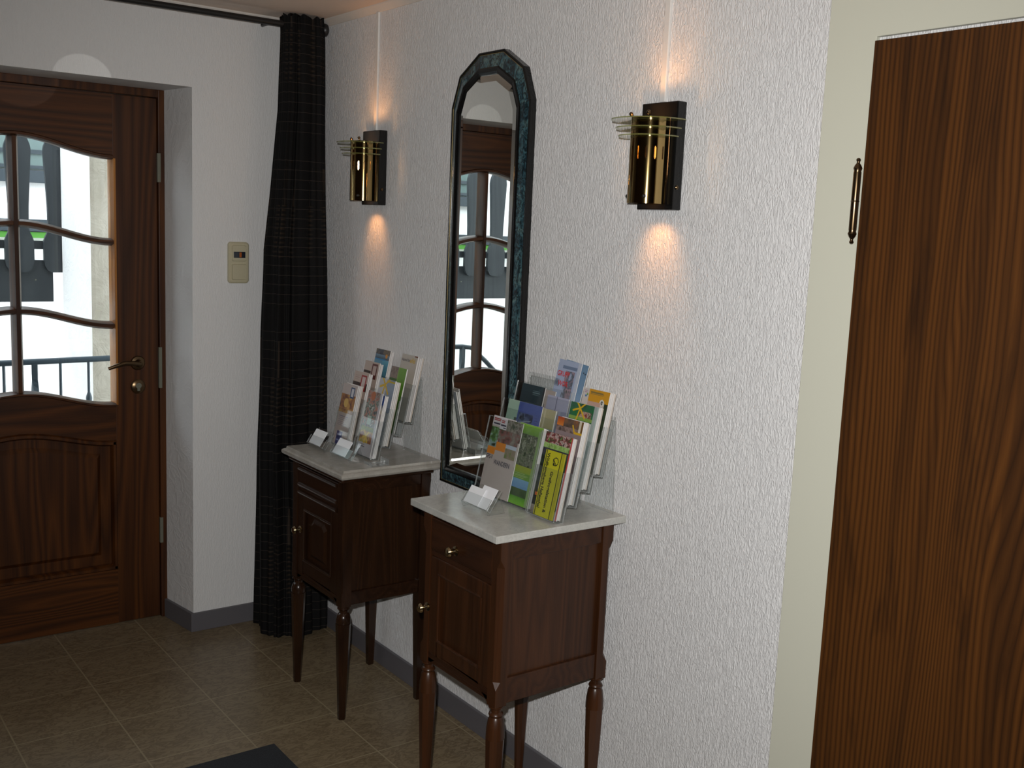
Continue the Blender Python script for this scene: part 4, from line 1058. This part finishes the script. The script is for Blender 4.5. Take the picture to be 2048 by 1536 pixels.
for k in range(20):
    b = MB(); b.lathe([(0, 0), (.0045, 0), (.0045, -.003), (0, -.004)], (-.517 - .187*k, 2.188, 1.185), 'y', 8); b.build('nail_head', M['steel'], t)
# window and trim of the house opposite
t = thing('opposite_window', 'grey window with dark frame on the white wall opposite', 'window', (-1.0, 3.39, 1.6))
b = MB(); b.box(-3.2, -.1, 3.37, 3.398, 1.79, 2.5); b.build('window_pane', M['out_glass'], t)
b = MB(); b.box(-3.2, -.1, 3.355, 3.369, 1.795, 1.815); b.box(-3.2, -.1, 3.355, 3.369, 1.71, 1.785); b.build('window_sill', M['out_dark'], t)
b = MB(); b.box(-3.2, -.1, 3.355, 3.369, 1.885, 1.91); b.build('window_frame', M['out_dark'], t)
b = MB(); b.box(-6, 0, 3.33, 3.398, 1.372, 1.408); tag(b.build('planter_strip', M['green'], None, loc=(-3, 3.36, 1.38)), 'bright green strip on the white wall opposite, seen between the boards', 'strip')
b = MB(); b.box(-6, 0, 3.32, 3.398, 1.412, 1.485); tag(b.build('wall_ledge', M['out_dark'], None, loc=(-3, 3.35, 1.42)), 'dark ledge on the white wall opposite, just above the green strip', 'ledge')
# stair railing
t = thing('stair_railing', 'blue-grey iron stair railing outside the entrance door', 'railing', (-1.0, 1.1, -.02))
RY, RZ = 1.1, .905
b = MB(); b.tube([(-.30, RY, RZ), (-1.50, RY, RZ - .012), (-1.56, RY, RZ - .02), (-1.66, RY, RZ - .10), (-2.6, RY, RZ - .95)], .013, 10); b.build('handrail', M['iron'], t, smooth=True)
def bar(x, kind=0, top=None):
    b = MB(); z1 = (RZ - .01) if top is None else top
    if kind == 1:
        rings = []
        for k in range(41):
            z = z1 + (-.02 - z1)*k/40; a = .5 + (0 if z > .83 else (0.83 - z)*9); r = .0165
            rings.append([(x + r*math.cos(a + q*math.pi/2), RY + r*math.sin(a + q*math.pi/2), z) for q in range(4)])
        b.loft(rings)
    elif kind == 2:
        b.lathe([(.006, z1), (.006, .755), (.012, .738), (.0135, .728), (.012, .716), (.006, .700), (.006, -.02)], (x, RY, 0), 'z', 10)
    else: b.lathe([(.0062, z1), (.0062, -.02)], (x, RY, 0), 'z', 8)
    return b.build('post' if kind == 1 else 'baluster', M['iron'], t, smooth=(kind != 1))
for x, k in ((-.425, 0), (-.542, 2), (-.660, 0), (-.765, 1), (-.888, 0), (-1.01, 2), (-1.13, 0), (-1.25, 2), (-1.37, 0), (-1.50, 1)): bar(x, k)
for x in (-1.68, -1.84, -2.0): bar(x, 0, RZ - .12 - (-1.66 - x)*.9)
# added unseen overhang that darkens the outside faces turned to the door
b = MB(); b.box(-6, 1.0, .45, 1.25, 2.55, 2.68); struct(b.build('added_shade_overhang', M['boards']))
